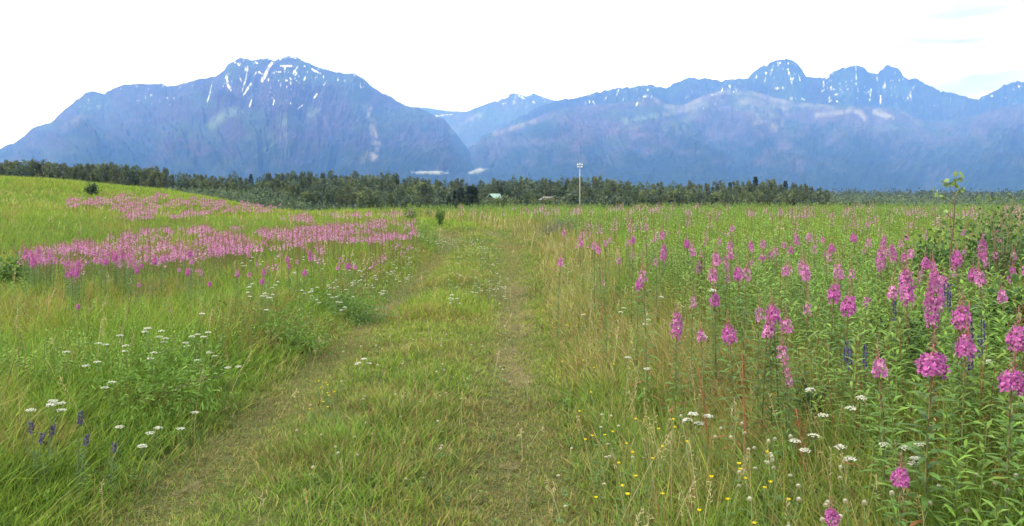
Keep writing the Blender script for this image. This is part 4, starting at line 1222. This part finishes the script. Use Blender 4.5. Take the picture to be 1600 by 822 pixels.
# ------------------------------------------------------------------ yarrow, clover, buttercups, larkspur
def yarrow_parts(seed, H=0.5, heads=1):
    g = np.random.default_rng(seed); out = []
    pts = stem_curve(g, H, 0.1)
    b = MB(); tube(b, pts, np.linspace(0.0028, 0.0018, len(pts)), (0.12, 0.18, 0.07), None, 5)
    tips = [pts[-1]]
    for k in range(heads - 1):
        a = g.random() * 6.28; e = pts[-1] + np.array([math.cos(a) * 0.06, math.sin(a) * 0.06, -0.01 - 0.03 * g.random()])
        tube(b, [pts[-3], (pts[-3] + e) / 2 + [0, 0, 0.01], e], [0.002, 0.0016, 0.0012], (0.12, 0.18, 0.07), None, 4); tips.append(e)
    out.append(('stem', b.mesh('stem', M_STEM)))
    b = MB(); n = 110
    t = g.random(n) * 0.7; az = (np.floor(t * 18) * 2.4) + g.normal(size=n) * 0.15
    rr = g.random(n) * 0.06 * (1 - 0.5 * t)
    P = at_curve(pts, t) + np.stack([np.cos(az) * rr, np.sin(az) * rr, rr * 0.6], -1)
    D = unit(np.stack([np.cos(az + g.normal(size=n)), np.sin(az + g.normal(size=n)), 0.4 + 0 * az], -1)); S = perp(D)
    c = np.array([0.11, 0.19, 0.06]) * (0.7 + 0.6 * g.random((n, 1)))
    b.add(*ribbons(P, D, S, 0.018, 0.003, 0.1, 1, 'leaf', c, c))
    out.append(('leaves', b.mesh('leaves', M_LEAF)))
    for tp in tips:
        b = MB(); n = 46
        rr = 0.034 * np.sqrt(g.random(n)); an = g.random(n) * 6.28
        cen = tp + np.stack([np.cos(an) * rr, np.sin(an) * rr, 0.016 - 6 * rr ** 2 + g.normal(size=n) * 0.0015], -1)
        b.add(*ribbons(np.tile(tp - [0, 0, .004], (n, 1)), unit(cen - tp + [0, 0, .004]), perp(unit(cen - tp + [0, 0, .004])), np.linalg.norm(cen - tp, axis=1) + .002, 0.0012, 0, 1, 'stem', (0.16, 0.22, 0.10), (0.2, 0.26, 0.14)))
        k = 6; a6 = np.arange(k) / k * 6.283
        ring = np.stack([np.cos(a6), np.sin(a6), 0 * a6], -1) * 0.0052
        tl = np.stack([np.cos(an) * rr * 4, np.sin(an) * rr * 4], -1)
        V = cen[:, None, :] + ring[None] * (0.8 + 0.5 * g.random((n, 1, 1)))
        V[:, :, 2] -= (ring[None, :, 0] * tl[:, None, 0] + ring[None, :, 1] * tl[:, None, 1])
        V = np.concatenate([V, (cen + [0, 0, .002])[:, None]], 1)
        base = np.arange(n)[:, None, None] * 7
        tri = np.array([[6, j, (j + 1) % 6] for j in range(6)])[None]
        b.add(V.reshape(-1, 3), np.tile(np.array([0.70, 0.70, 0.62]), (n * 7, 1)) * np.repeat(0.88 + 0.14 * g.random((n, 1)), 7, 0), T=(base + tri).reshape(-1, 3))
        out.append(('flower_head', b.mesh('flower_head', M_PETAL)))
    return out


def clover_parts(seed, H=0.22):
    g = np.random.default_rng(seed); out = []
    pts = stem_curve(g, H, 0.15)
    b = MB(); tube(b, pts, np.linspace(0.0018, 0.0012, len(pts)), (0.14, 0.20, 0.08), None, 4)
    out.append(('stem', b.mesh('stem', M_STEM)))
    b = MB(); n = 70
    z = 1 - 1.6 * (np.arange(n) + .5) / n; an = np.arange(n) * 2.4; r_ = np.sqrt(1 - z * z)
    D = np.stack([r_ * np.cos(an), r_ * np.sin(an), z], -1)
    c = np.where(z[:, None] < -0.1, np.array([0.62, 0.50, 0.36]), np.array([0.78, 0.77, 0.66])) * (0.85 + 0.2 * g.random((n, 1)))
    b.add(*ribbons(pts[-1] + D * 0.003, unit(D + [0, 0, .4]), perp(D + 1e-3), 0.0080, 0.0035, 0.1, 2, 'leaf', c * .9, c))
    out.append(('flower_head', b.mesh('flower_head', M_PETAL)))
    b = MB()
    for s_ in range(3):
        a0 = g.random() * 6.28; base = at_curve(pts, np.array([0.15 + 0.2 * s_]))[0] + np.array([math.cos(a0), math.sin(a0), .3]) * 0.03
        az = a0 + np.arange(3) * 2.09
        D = unit(np.stack([np.cos(az), np.sin(az), 0.2 + 0 * az], -1))
        b.add(*ribbons(np.tile(base, (3, 1)), D, perp(D), 0.018, 0.015, 0.1, 2, 'petal', (0.09, 0.19, 0.05), (0.12, 0.24, 0.06)))
    out.append(('leaves', b.mesh('leaves', M_LEAF)))
    return out


def buttercup_parts(seed, H=0.34):
    g = np.random.default_rng(seed); out = []
    pts = stem_curve(g, H, 0.18)
    b = MB(); tube(b, pts, np.linspace(0.0016, 0.001, len(pts)), (0.13, 0.20, 0.07), None, 4)
    out.append(('stem', b.mesh('stem', M_STEM)))
    b = MB(); tilt = g.normal(size=3) * 0.25
    az = np.arange(5) * 1.2566
    D = unit(np.stack([np.cos(az), np.sin(az), 0.55 + 0 * az], -1) + tilt * 0.3)
    b.add(*ribbons(np.tile(pts[-1], (5, 1)), D, unit(np.cross(D, [0, 0, 1.0])), 0.0095, 0.009, 0.25, 2, 'petal', (0.75, 0.52, 0.02), (0.85, 0.66, 0.03), np.tile([0, 0, 1.0], (5, 1))))
    out.append(('flower', b.mesh('flower', M_PETAL)))
    b = MB(); n = 12; t = 0.1 + 0.5 * g.random(n); az = g.random(n) * 6.28
    D = unit(np.stack([np.cos(az), np.sin(az), 0.7 + 0 * az], -1))
    b.add(*ribbons(at_curve(pts, t), D, perp(D), 0.045, 0.005, 0.2, 2, 'leaf', (0.09, 0.18, 0.05), (0.14, 0.25, 0.06)))
    out.append(('leaves', b.mesh('leaves', M_LEAF)))
    return out


def larkspur_parts(seed, H=0.6):
    g = np.random.default_rng(seed); out = []
    pts = stem_curve(g, H, 0.07)
    b = MB(); tube(b, pts, np.linspace(0.004, 0.0015, len(pts)), (0.12, 0.17, 0.08), None, 5)
    out.append(('stem', b.mesh('stem', M_STEM)))
    b = MB(); n = 60
    t = 0.84 + 0.16 * g.random(n); az = g.random(n) * 6.28
    D = unit(np.stack([np.cos(az), np.sin(az), g.normal(size=n) * 0.5], -1))
    c = np.array([0.085, 0.065, 0.19]) * (0.6 + 0.9 * g.random((n, 1)))
    b.add(*ribbons(at_curve(pts, t) + D * 0.008, D, unit(np.cross(D, g.normal(size=(n, 3)))), 0.020 * (1.5 - t), 0.013, 0.3, 2, 'petal', c, c * 1.2))
    out.append(('flower_spike', b.mesh('flower_spike', M_PETAL)))
    b = MB(); n = 40; t = 0.15 + 0.5 * g.random(n); az = g.random(n) * 6.28
    D = unit(np.stack([np.cos(az), np.sin(az), 0.5 + 0 * az], -1))
    b.add(*ribbons(at_curve(pts, t), D, perp(D), 0.06, 0.009, 0.3, 2, 'leaf', (0.08, 0.15, 0.05), (0.12, 0.2, 0.06)))
    out.append(('leaves', b.mesh('leaves', M_LEAF)))
    return out


YW = [yarrow_parts(400, .42, 1), yarrow_parts(401, .42, 2), yarrow_parts(402, .42, 3)]
YS = [yarrow_parts(403, .2, 1), yarrow_parts(404, .2, 1), yarrow_parts(405, .2, 2)]
CL = [clover_parts(410, .36), clover_parts(411, .36), clover_parts(412, .32)]
CS = [clover_parts(413, .10), clover_parts(414, .12)]
BU = [buttercup_parts(420, .36), buttercup_parts(421, .36), buttercup_parts(422, .36)]
BS = [buttercup_parts(423, .13), buttercup_parts(424, .13)]
LK = [larkspur_parts(430), larkspur_parts(431)]
wd_src = {}


def put(kind, parts, var, nomH, u, v, h, label, cat, group, wf=1.0, P=None):
    if P is None:
        P, ok = pix(u, v, h)
        if not ok[0]: return None
        P = P[0]
    s = h / nomH
    t = grow(wd_src, (id(parts), var), kind, parts[var], (P[0], P[1], float(ground_z(P[0], P[1]))), random.uniform(0, 6.28), (wf, wf, s))
    tag(t, label, cat, group)
    return t


YN = [(235, 515, 2, .45, 'widest yarrow head of the white cluster on the left bank'), (255, 521, 1, .42, 'yarrow head just right of the widest one on the left bank'), (254, 533, 1, .38, 'yarrow below the widest head on the left bank'), (300, 526, 2, .42, 'bright round yarrow in the upper right of the left bank cluster'), (324, 523, 0, .44, 'rightmost flat yarrow of the left bank cluster'), (287, 539, 1, .38, 'slanting yarrow in the middle of the left bank cluster'), (242, 557, 1, .38, 'lower yarrow of the left bank cluster'), (328, 553, 1, .40, 'clean white yarrow right of the left bank cluster'), (315, 565, 0, .35, 'small yarrow under the clean white one'), (351, 576, 0, .36, 'small flat yarrow nearest the wheel rut, left bank'), (369, 576, 0, .36, 'creamy double yarrow nearest the wheel rut, left bank'), (172, 542, 0, .36, 'small yarrow left of the left bank cluster'), (155, 541, 0, .36, 'faint yarrow left of the left bank cluster'), (195, 527, 0, .4, 'little yarrow above left of the cluster'), (200, 543, 1, .36, 'pair of tiny yarrow heads left of the cluster'), (112, 553, 0, .38, 'lone yarrow in lime grass on the left bank'), (152, 571, 0, .34, 'yarrow in dark grass below the cluster'), (130, 574, 0, .34, 'tiny yarrow in the lime grass below the lone one'), (173, 601, 1, .32, 'solitary bright yarrow above the dark gap in the left bank'), (72, 633, 2, .45, 'largest low yarrow group above the purple larkspurs'), (90, 634, 1, .42, 'yarrow right beside the low group above the larkspurs'), (37, 649, 0, .40, 'yarrow at the far left beside the larkspurs'), (240, 675, 1, .34, 'ragged yarrow head alone low on the left bank'), (178, 669, 0, .3, 'tiny yarrow dot low on the left bank'), (291, 672, 0, .3, 'small yarrow pair near the rut'), (313, 648, 0, .3, 'pale yarrow at the rut edge'), (229, 701, 0, .26, 'lowest yarrow of the left bank'), (310, 494, 0, .42, 'yarrow above the left bank cluster'), (418, 462, 1, .5, 'bright yarrow below the pink fireweed balls'), (421, 488, 0, .46, 'yarrow beside a wilted brown flower'), (535, 483, 1, .4, 'yarrow in the dark green clump by the rut'), (523, 467, 0, .4, 'small yarrow above the dark green clump'),
      (1090, 649, 2, .50, 'large white yarrow head beside pale clover in the right foreground'), (1101, 657, 1, .47, 'second large yarrow head, just below the first in the right foreground'), (1340, 629, 1, .60, 'flat tilted yarrow below the widest fireweed'), (1505, 557, 1, .7, 'yarrow between the tall fireweeds at the right'), (1537, 569, 0, .66, 'small tilted yarrow beside the tall fireweeds'), (1323, 704, 1, .48, 'flat yarrow in front of tan stalks, right foreground'), (1378, 697, 0, .48, 'wide flat yarrow above the low magenta fireweed'), (1422, 706, 1, .46, 'yarrow above right of the low magenta fireweed'), (1431, 698, 0, .48, 'small yarrow behind, above right of the low magenta fireweed'), (1424, 719, 1, .42, 'ragged yarrow right of the low magenta fireweed'), (1246, 708, 0, .42, 'yarrow in dry grass, right foreground'), (1234, 696, 0, .44, 'yarrow just left above the dry grass one'), (1283, 686, 0, .48, 'little yarrow in green grass, right foreground'), (1288, 657, 0, .5, 'pair of little yarrow heads, right foreground'), (1265, 612, 0, .6, 'yarrow by the brown seed stalk'), (975, 484, 1, .42, 'white yarrow in green growth right of the track'), (1013, 503, 1, .42, 'flat yarrow left of the tall pink column'), (909, 494, 0, .35, 'yarrow in the tan grass'), (1006, 579, 0, .42, 'round yarrow below the tall pink column'), (974, 562, 0, .4, 'yarrow on brown stems right of the track'), (1116, 460, 0, .85, 'yarrow touching the deep pink fireweed'), (1057, 518, 0, .6, 'yarrow at the foot of the tall pink column'), (1092, 530, 0, .6, 'tilted yarrow beside the short pink fireweed'), (1035, 467, 0, .5, 'yarrow in the green growth above the flat one'), (880, 417, 1, .4, 'yarrow at the foot of the tan grass'), (570, 563, 2, .2, 'tallest of the white flower clump between the ruts'), (557, 572, 1, .16, 'left of the white flower clump between the ruts'), (578, 571, 1, .16, 'right of the white flower clump between the ruts'), (707, 463, 2, .25, 'brightest yarrow of the clump far up the track'), (715, 468, 1, .2, 'lower yarrow of the clump far up the track')]
for (u, v, var, h, lab) in YN:
    if h < .3: put('yarrow', YS, var, .2, u, v, h, lab, 'yarrow', 'yarrow plants in the meadow', 0.8)
    else: put('yarrow', YW, var, .42, u, v, h, lab, 'yarrow', 'yarrow plants in the meadow', 0.72)


def poly_pts(poly, n, h, thr, seed):
    q = np.array(poly, float)
    us = gp.uniform(q[:, 0].min(), q[:, 0].max(), n * 5); vs = gp.uniform(q[:, 1].min(), q[:, 1].max(), n * 5)
    m_ = in_poly(us, vs, poly) & (fbm(us / 18, vs / 9, 3, seed) > thr)
    us, vs = us[m_][:n], vs[m_][:n]
    P, ok = pix(us, vs, h)
    return P[ok]


yl = []
TRK = 'tiny yarrow in the white-speckled middle of the track'
for poly, n, h, thr, lab, grp in (
        ([(690, 372), (800, 385), (790, 470), (700, 480), (690, 430)], 45, .16, .5, TRK, 'yarrows in the track middle'),
        ([(655, 362), (745, 372), (770, 392), (700, 385), (655, 378)], 60, .22, .3, 'tiny yarrow in the white band crossing the far track', 'yarrows in the white band across the track'),
        ([(620, 380), (665, 385), (640, 440), (560, 480), (480, 470), (560, 400)], 75, .38, .4, 'small yarrow on the bank left of the far track', 'yarrows on the bank beside the far track'),
        ([(720, 340), (850, 345), (860, 375), (720, 368)], 40, .3, .3, 'small yarrow beyond the end of the mown track', 'yarrows beyond the track end'),
        ([(380, 400), (560, 400), (480, 470), (380, 470)], 30, .45, .3, 'yarrow dot among the pink fireweed balls on the left', 'yarrows among the pink balls')):
    for P in poly_pts(poly, n, h, thr, 7 + n):
        yl.append((P, h, lab, grp))
yl.sort(key=lambda q: q[0][1])
yfar = [q[0] for q in yl[235:]]
for poly, n_, thr in (([(650, 360), (745, 370), (800, 392), (770, 402), (690, 388), (655, 380)], 190, .42), ([(690, 385), (800, 395), (790, 470), (700, 475)], 75, .45),
                     ([(600, 375), (665, 385), (650, 430), (560, 470), (500, 440)], 110, .45), ([(720, 335), (860, 340), (880, 380), (760, 372)], 110, .45), ([(870, 410), (940, 410), (940, 440), (880, 440)], 25, .3)):
    yfar += list(poly_pts(poly, n_, .22, thr, 70 + n_))
yfar = np.array(yfar); gy = np.random.default_rng(3); n = len(yfar)
b = MB()
tp = yfar + np.stack([0 * yfar[:, 0], 0 * yfar[:, 0], .16 + .22 * gy.random(n)], -1)
b.add(*ribbons(yfar, unit(tp - yfar), np.tile([1.0, 0, 0], (n, 1)), tp[:, 2] - yfar[:, 2], 0.006, 0, 1, 'stem', (.13, .2, .07), (.15, .22, .08)))
k = 6; cen = np.repeat(tp, k, 0) + gy.normal(size=(n * k, 3)) * [.018, .018, .004]
D = unit(np.concatenate([gy.normal(size=(n * k, 2)), .3 + 0 * cen[:, :1]], 1))
b.add(*ribbons(cen - D * .01, D, perp(D), .018, .014, .1, 1, 'petal', (.62, .62, .50), (.72, .72, .60)))
tag(link('yarrow_drift', b.mesh('yarrow_drift', M_PETAL)), 'countless tiny white yarrow heads speckling the far part of the track', 'yarrow', kind='stuff')
for (P, h, lab, grp) in yl[:235]:
    put('yarrow', YS if h < .3 else YW, random.choice([0, 0, 1]), .2 if h < .3 else .42, 0, 0, h, lab, 'yarrow', grp, 0.6, P)

# clover and buttercups of the near right side and of the track
def scatter_small(kind, tall, short, hs, hl, regions):
    for poly, n, h0, h1, thr, lab, grp, seed in regions:
        cat = kind
        q = np.array(poly, float)
        for P in poly_pts(poly, n, (h0 + h1) / 2, thr, seed):
            h = gp.uniform(h0, h1); parts, nomH = (short, hs) if h1 < .2 else (tall, hl)
            put(kind, parts, int(gp.integers(len(parts))), nomH, 0, 0, h, lab, cat, grp, 1.0, P)


scatter_small('clover', CL, CS, .11, .35, [
    ([(1040, 650), (1200, 655), (1230, 740), (1100, 700)], 16, .32, .45, .35, 'creamy clover head near the large white yarrow', 'clovers near the large white yarrow', 3),
    ([(1020, 760), (1200, 700), (1330, 720), (1600, 740), (1600, 822), (1020, 822)], 34, .28, .45, .3, 'creamy clover head low in the near tall grass on the right', 'clovers in the near tall grass', 4),
    ([(400, 640), (700, 600), (700, 740), (420, 800)], 22, .07, .12, .2, 'creamy clover head in the short grass between the ruts', 'clovers between the ruts', 5),
    ([(520, 520), (800, 490), (790, 590), (520, 600)], 24, .08, .13, .2, 'tiny white clover dot further up between the ruts', 'clovers further up between the ruts', 6),
    ([(840, 680), (960, 660), (980, 800), (860, 800)], 12, .15, .3, .2, 'white clover beside the right-hand rut', 'clovers beside the right rut', 8)])
scatter_small('buttercup', BU, BS, .13, .36, [
    ([(880, 540), (980, 530), (1060, 600), (1080, 780), (960, 800), (880, 650)], 26, .30, .42, .3, 'yellow buttercup in the tan grass right of the track', 'buttercups in the tan grass', 9),
    ([(1100, 720), (1200, 720), (1220, 822), (1100, 822)], 9, .34, .42, .2, 'yellow buttercup among clover in the near right grass', 'buttercups among the clover', 10),
    ([(495, 600), (520, 600), (515, 640), (480, 650)], 10, .10, .15, .0, 'yellow buttercup on the edge between the ruts', 'buttercups between the ruts', 11),
    ([(850, 420), (900, 430), (930, 520), (860, 520)], 24, .25, .35, .2, 'tiny yellow buttercup at the far part of the tan grass', 'buttercups in the far tan grass', 12)])
for (u, v, lab) in ((1125, 738, 'brightest buttercup, upper one of a pair'), (1130, 735, 'upper right buttercup of the brightest pair'), (1018, 771, 'bright buttercup low in the right grass')):
    put('buttercup', BU, 0, .36, u, v, .40, lab, 'buttercup', 'bright buttercups', 1.2)
for (u, v, var, h, lab) in ((122, 646, 0, .42, 'tallest violet larkspur, on the left bank'), (124, 682, 1, .34, 'violet larkspur under the tallest one'), (57, 662, 1, .36, 'dark violet larkspur left of the tallest'), (57, 679, 0, .32, 'lowest left violet larkspur'), (70, 668, 1, .34, 'faint violet larkspur between two darker ones'), (171, 696, 1, .28, 'bluish larkspur low in the left grass')):
    put('larkspur', LK, var, .6, u, v, h * 1.0, lab, 'larkspur', 'larkspurs on the left bank', 0.75)
for k, (u, v, h) in enumerate(((1462, 440, .95), (1470, 441, .95), (1478, 443, .95), (1490, 452, .9), (1523, 500, .85), (1537, 500, .85), (1526, 536, .8), (1540, 528, .8), (1404, 459, .85), (1396, 470, .8), (1344, 540, .7), (1332, 545, .7), (1315, 533, .7))):
    put('larkspur', LK, k % 2, .6, u, v, h, 'dusky blue larkspur between the tall fireweeds on the right', 'larkspur', 'larkspurs between the tall fireweeds', 0.65)


# ------------------------------------------------------------------ shrubs and saplings
def shrub(name, u, v, h, Wd, c, label, n=1500, leaf=0.05, lw=0.6, cat='shrub', Yfix=None):
    g = np.random.default_rng(int(u * 7 + v))
    if Yfix: P = np.array([(u - 800) / F * Yfix, Yfix, float(ground_z((u - 800) / F * Yfix, Yfix))])
    else: P = pix(u, v, 0.0)[0][0]
    root = empty(name, tuple(P), 0, label, cat)
    b = MB(); nl = 13; ends = []
    for k in range(nl):
        a = k * 2.4; q = 0.35 + 0.65 * g.random()
        e = np.array([math.cos(a) * Wd * 0.45 * q, math.sin(a) * Wd * 0.45 * q, h * (1.0 - 0.55 * max(q - 0.4, 0) / 0.6 - 0.15 * g.random())])
        m2 = e * np.array([.35, .35, .55])
        tube(b, [(0, 0, -.05), m2, e], [0.005 * h + .003, 0.003 * h + .002, 0.0012], (0.14, 0.12, 0.07), None, 5)
        ends.append((m2, e))
    link('stem', b.mesh('stem', M_STEM), root)
    li = g.integers(0, nl, n); t = 0.1 + 0.9 * g.random(n) ** 0.8
    M2 = np.array([e[0] for e in ends])[li]; E = np.array([e[1] for e in ends])[li]
    ctr = np.where(t[:, None] < 0.4, M2 * (t[:, None] / 0.4), M2 + (E - M2) * ((t[:, None] - 0.4) / 0.6))
    off = unit(g.normal(size=(n, 3))) * (g.random(n) ** 0.5 * Wd * 0.16)[:, None]
    Pl = ctr + off; Pl[:, 2] = np.clip(Pl[:, 2], 0.03, None)
    D = unit(off + g.normal(size=(n, 3)) * 0.05 + [0, 0, .03]); S = unit(np.cross(D, g.normal(size=(n, 3)) * .5 + [0, 0, 1]))
    tone = (0.6 + 0.8 * fbm(Pl[:, 0] * 6, Pl[:, 2] * 6 + Pl[:, 1] * 5, 2, 5))[:, None] * (0.75 + 0.5 * g.random((n, 1)))
    cc = np.array(c) * tone
    b = MB(); b.add(*ribbons(Pl, D, S, leaf * (0.7 + 0.6 * g.random(n)), leaf * lw, 0.25, 2, 'leaf', cc * .85, cc * 1.1))
    link('foliage', b.mesh('foliage', M_LEAF), root)
    return root


DK = (0.065, 0.13, 0.035); MD = (0.10, 0.19, 0.04)
shrub('wild_rose', 1455, 0, 1.05, 1.1, DK, 'dark leafy rose bush below the left of the sapling', 1500, .055, .6, Yfix=9.6)
shrub('wild_rose', 1535, 0, 1.40, 1.7, DK, 'large dark rose bush right of the sapling', 2600, .055, .6, Yfix=9.8)
shrub('wild_rose', 1595, 0, 1.68, 1.5, MD, 'tall rose bush standing against the right edge', 2300, .055, .6, Yfix=10.6)
shrub('alder_bush', 1582, 0, .85, .85, DK, 'dark broad-leaved bush in front of the rose bushes', 1500, .07, .75, Yfix=6.2)
shrub('alder_bush', 1420, 0, .70, .8, (0.05, 0.10, 0.03), 'dark drooping bush left of the bushy fireweed group', 1300, .085, .22, Yfix=6.0)
shrub('alder_bush', 1270, 0, .42, .35, (0.07, 0.13, 0.04), 'little broad-leaved bush beside the brown seed stalk', 420, .055, .4, Yfix=5.2)
shrub('willow_sapling', 1565, 0, 1.80, .60, (0.12, 0.19, 0.06), 'thin willow rising above the rose bushes', 420, .055, .5, Yfix=9.0)
shrub('willow_sapling', 688, 356, 1.10, .50, (0.12, 0.21, 0.045), 'small upright sapling at the end of the track', 900, .075, .5)
shrub('willow_sapling', 641, 350, .95, .95, (0.12, 0.20, 0.06), 'pale green bushy sapling left of the upright one', 900, .07, .5)
shrub('willow_bush', 144, 306, .85, 1.1, (0.05, 0.09, 0.04), 'dark little bush on the hill above the upper pink drift', 1000, .11, .6)
shrub('willow_bush', 258, 293, .75, .7, (0.07, 0.12, 0.05), 'grey-green little bush near the hill crest', 700, .11, .6)
shrub('willow_bush', 306, 298, .45, 1.6, (0.08, 0.13, 0.05), 'flat dark tuft on the falling end of the hill', 700, .11, .6)
shrub('alder_bush', 4, 462, .50, 1.2, (0.10, 0.18, 0.04), 'dark bush cut by the left edge of the view', 1500, .07, .6)
shrub('vetch_clump', 432, 545, .30, 1.9, (0.135, 0.245, 0.042), 'dark green leafy clump on the left bank beside the rut', 3000, .045, .3, 'vetch')
shrub('vetch_clump', 545, 500, .28, 1.5, (0.125, 0.23, 0.05), 'green leafy clump further along the left bank beside the rut', 2400, .05, .3, 'vetch')
shrub('vetch_clump', 235, 640, .26, 1.7, (0.145, 0.27, 0.04), 'fresh green leafy clump low on the left bank', 3000, .04, .3, 'vetch')
# grey-blue wormwood patch and others
for k, (u, v, hh, wd, lab) in enumerate(((862, 372, .55, 1.2, 'grey-blue wormwood clump at the left of its patch'), (882, 374, .65, 1.5, 'largest grey-blue wormwood clump of the patch'), (905, 366, .55, 1.2, 'grey-blue wormwood clump at the right of its patch'), (672, 340, .5, 1.4, 'greyish wormwood clump near the upright sapling'), (735, 336, .5, 2.4, 'wide greyish-purple wormwood clump at the far meadow edge'))):
    shrub('wormwood', u, v, hh, wd, (0.13, 0.16, 0.125), lab, 1400, .06, .25, 'wormwood')

# the leggy sapling on the right
root = empty('aspen_sapling', ((1490 - 800) / F * 8.6, 8.6, float(ground_z(4.28, 8.6))), 0, 'thin young aspen with few round leaves, tallest plant on the right', 'sapling')
g = np.random.default_rng(44)
z_top = EYE + 24 / F * 8.6 - float(ground_z(4.28, 8.6))
pts = np.array([(-.05, 0, -.05), (-.05, 0, .5), (-.03, 0, .95), (.01, 0, 1.3), (.02, 0, z_top)])
b = MB(); tube(b, pts, [.011, .009, .007, .005, .002], (0.13, 0.09, 0.08), None, 6)
link('trunk', b.mesh('trunk', M_BARK), root)
br = []
for k, (z0, a, l) in enumerate(((1.05, 3.0, .16), (1.15, 2.7, .2), (1.25, 3.4, .16), (1.40, 3.1, .2), (1.5, 0.2, .1), (1.55, 2.6, .12), (1.62, .5, .1), (1.2, .3, .08))):
    p0 = at_curve(pts, np.array([(z0 + .05) / (z_top + .05)]))[0]; p0[2] = z0
    e = p0 + np.array([math.cos(a) * l, math.sin(a) * l, l * .7])
    b = MB(); tube(b, [p0, (p0 + e) / 2 + [0, 0, -.01], e], [.004, .003, .0012], (0.14, 0.11, 0.08), None, 4)
    link('branch', b.mesh('branch', M_BARK), root); br.append((p0, e))
b = MB(); n = 62
k = g.integers(0, len(br), n); t = .35 + .65 * g.random(n)
Pl = np.array([br[i][0] + (br[i][1] - br[i][0]) * tt for i, tt in zip(k, t)])
Pl[-8:] = at_curve(pts, np.linspace(.93, 1, 8))
D = unit(g.normal(size=(n, 3)) + [0, -.2, -.2]); S = unit(np.cross(D, g.normal(size=(n, 3))))
cc = np.array([0.20, 0.29, 0.10]) * (.7 + .6 * g.random((n, 1)))
b.add(*ribbons(Pl, D, S, .055 * (.7 + .5 * g.random(n)), .045, .1, 3, 'leaf', cc, cc * 1.15))
link('leaves', b.mesh('leaves', M_LEAF), root)
# rust-coloured dock seed stalks
for k, (u, v, h, lab) in enumerate(((1262, 640, .5, 'brown dock stalk beside the little broad-leaved bush'), (1165, 560, .7, 'reddish dock stalk below the lone plump fireweed'), (935, 480, .45, 'rust-red dock stalk in the tan grass edge'), (1110, 575, .6, 'dark red dock stalk left of the reddish one'), (1470, 560, .7, 'russet dock stalk between the magenta clusters'), (1510, 470, .95, 'airy reddish dock stalk behind the bushy fireweed group'))):
    P = pix(u, v, h)[0][0]
    root = empty('dock', (P[0], P[1], float(ground_z(P[0], P[1]))), 0, lab, 'dock stalk', 'dock stalks')
    pts = stem_curve(g, h, .1); b = MB(); tube(b, pts, np.linspace(.005, .002, len(pts)), (0.26, 0.10, 0.05), None, 5)
    link('stem', b.mesh('stem', M_STEM), root)
    n = 220; t = .4 + .6 * g.random(n); az = g.random(n) * 6.28
    D = unit(np.stack([np.cos(az), np.sin(az), .6 + 0 * az], -1))
    cc = np.array([0.27, 0.10, 0.05]) * (.6 + .8 * g.random((n, 1)))
    b = MB(); b.add(*ribbons(at_curve(pts, t) + D * (.03 * g.random(n) * (1.3 - t))[:, None], D, unit(np.cross(D, g.normal(size=(n, 3)))), .016, .009, .2, 1, 'leaf', cc, cc))
    link('seed_head', b.mesh('seed_head', M_PETAL), root)
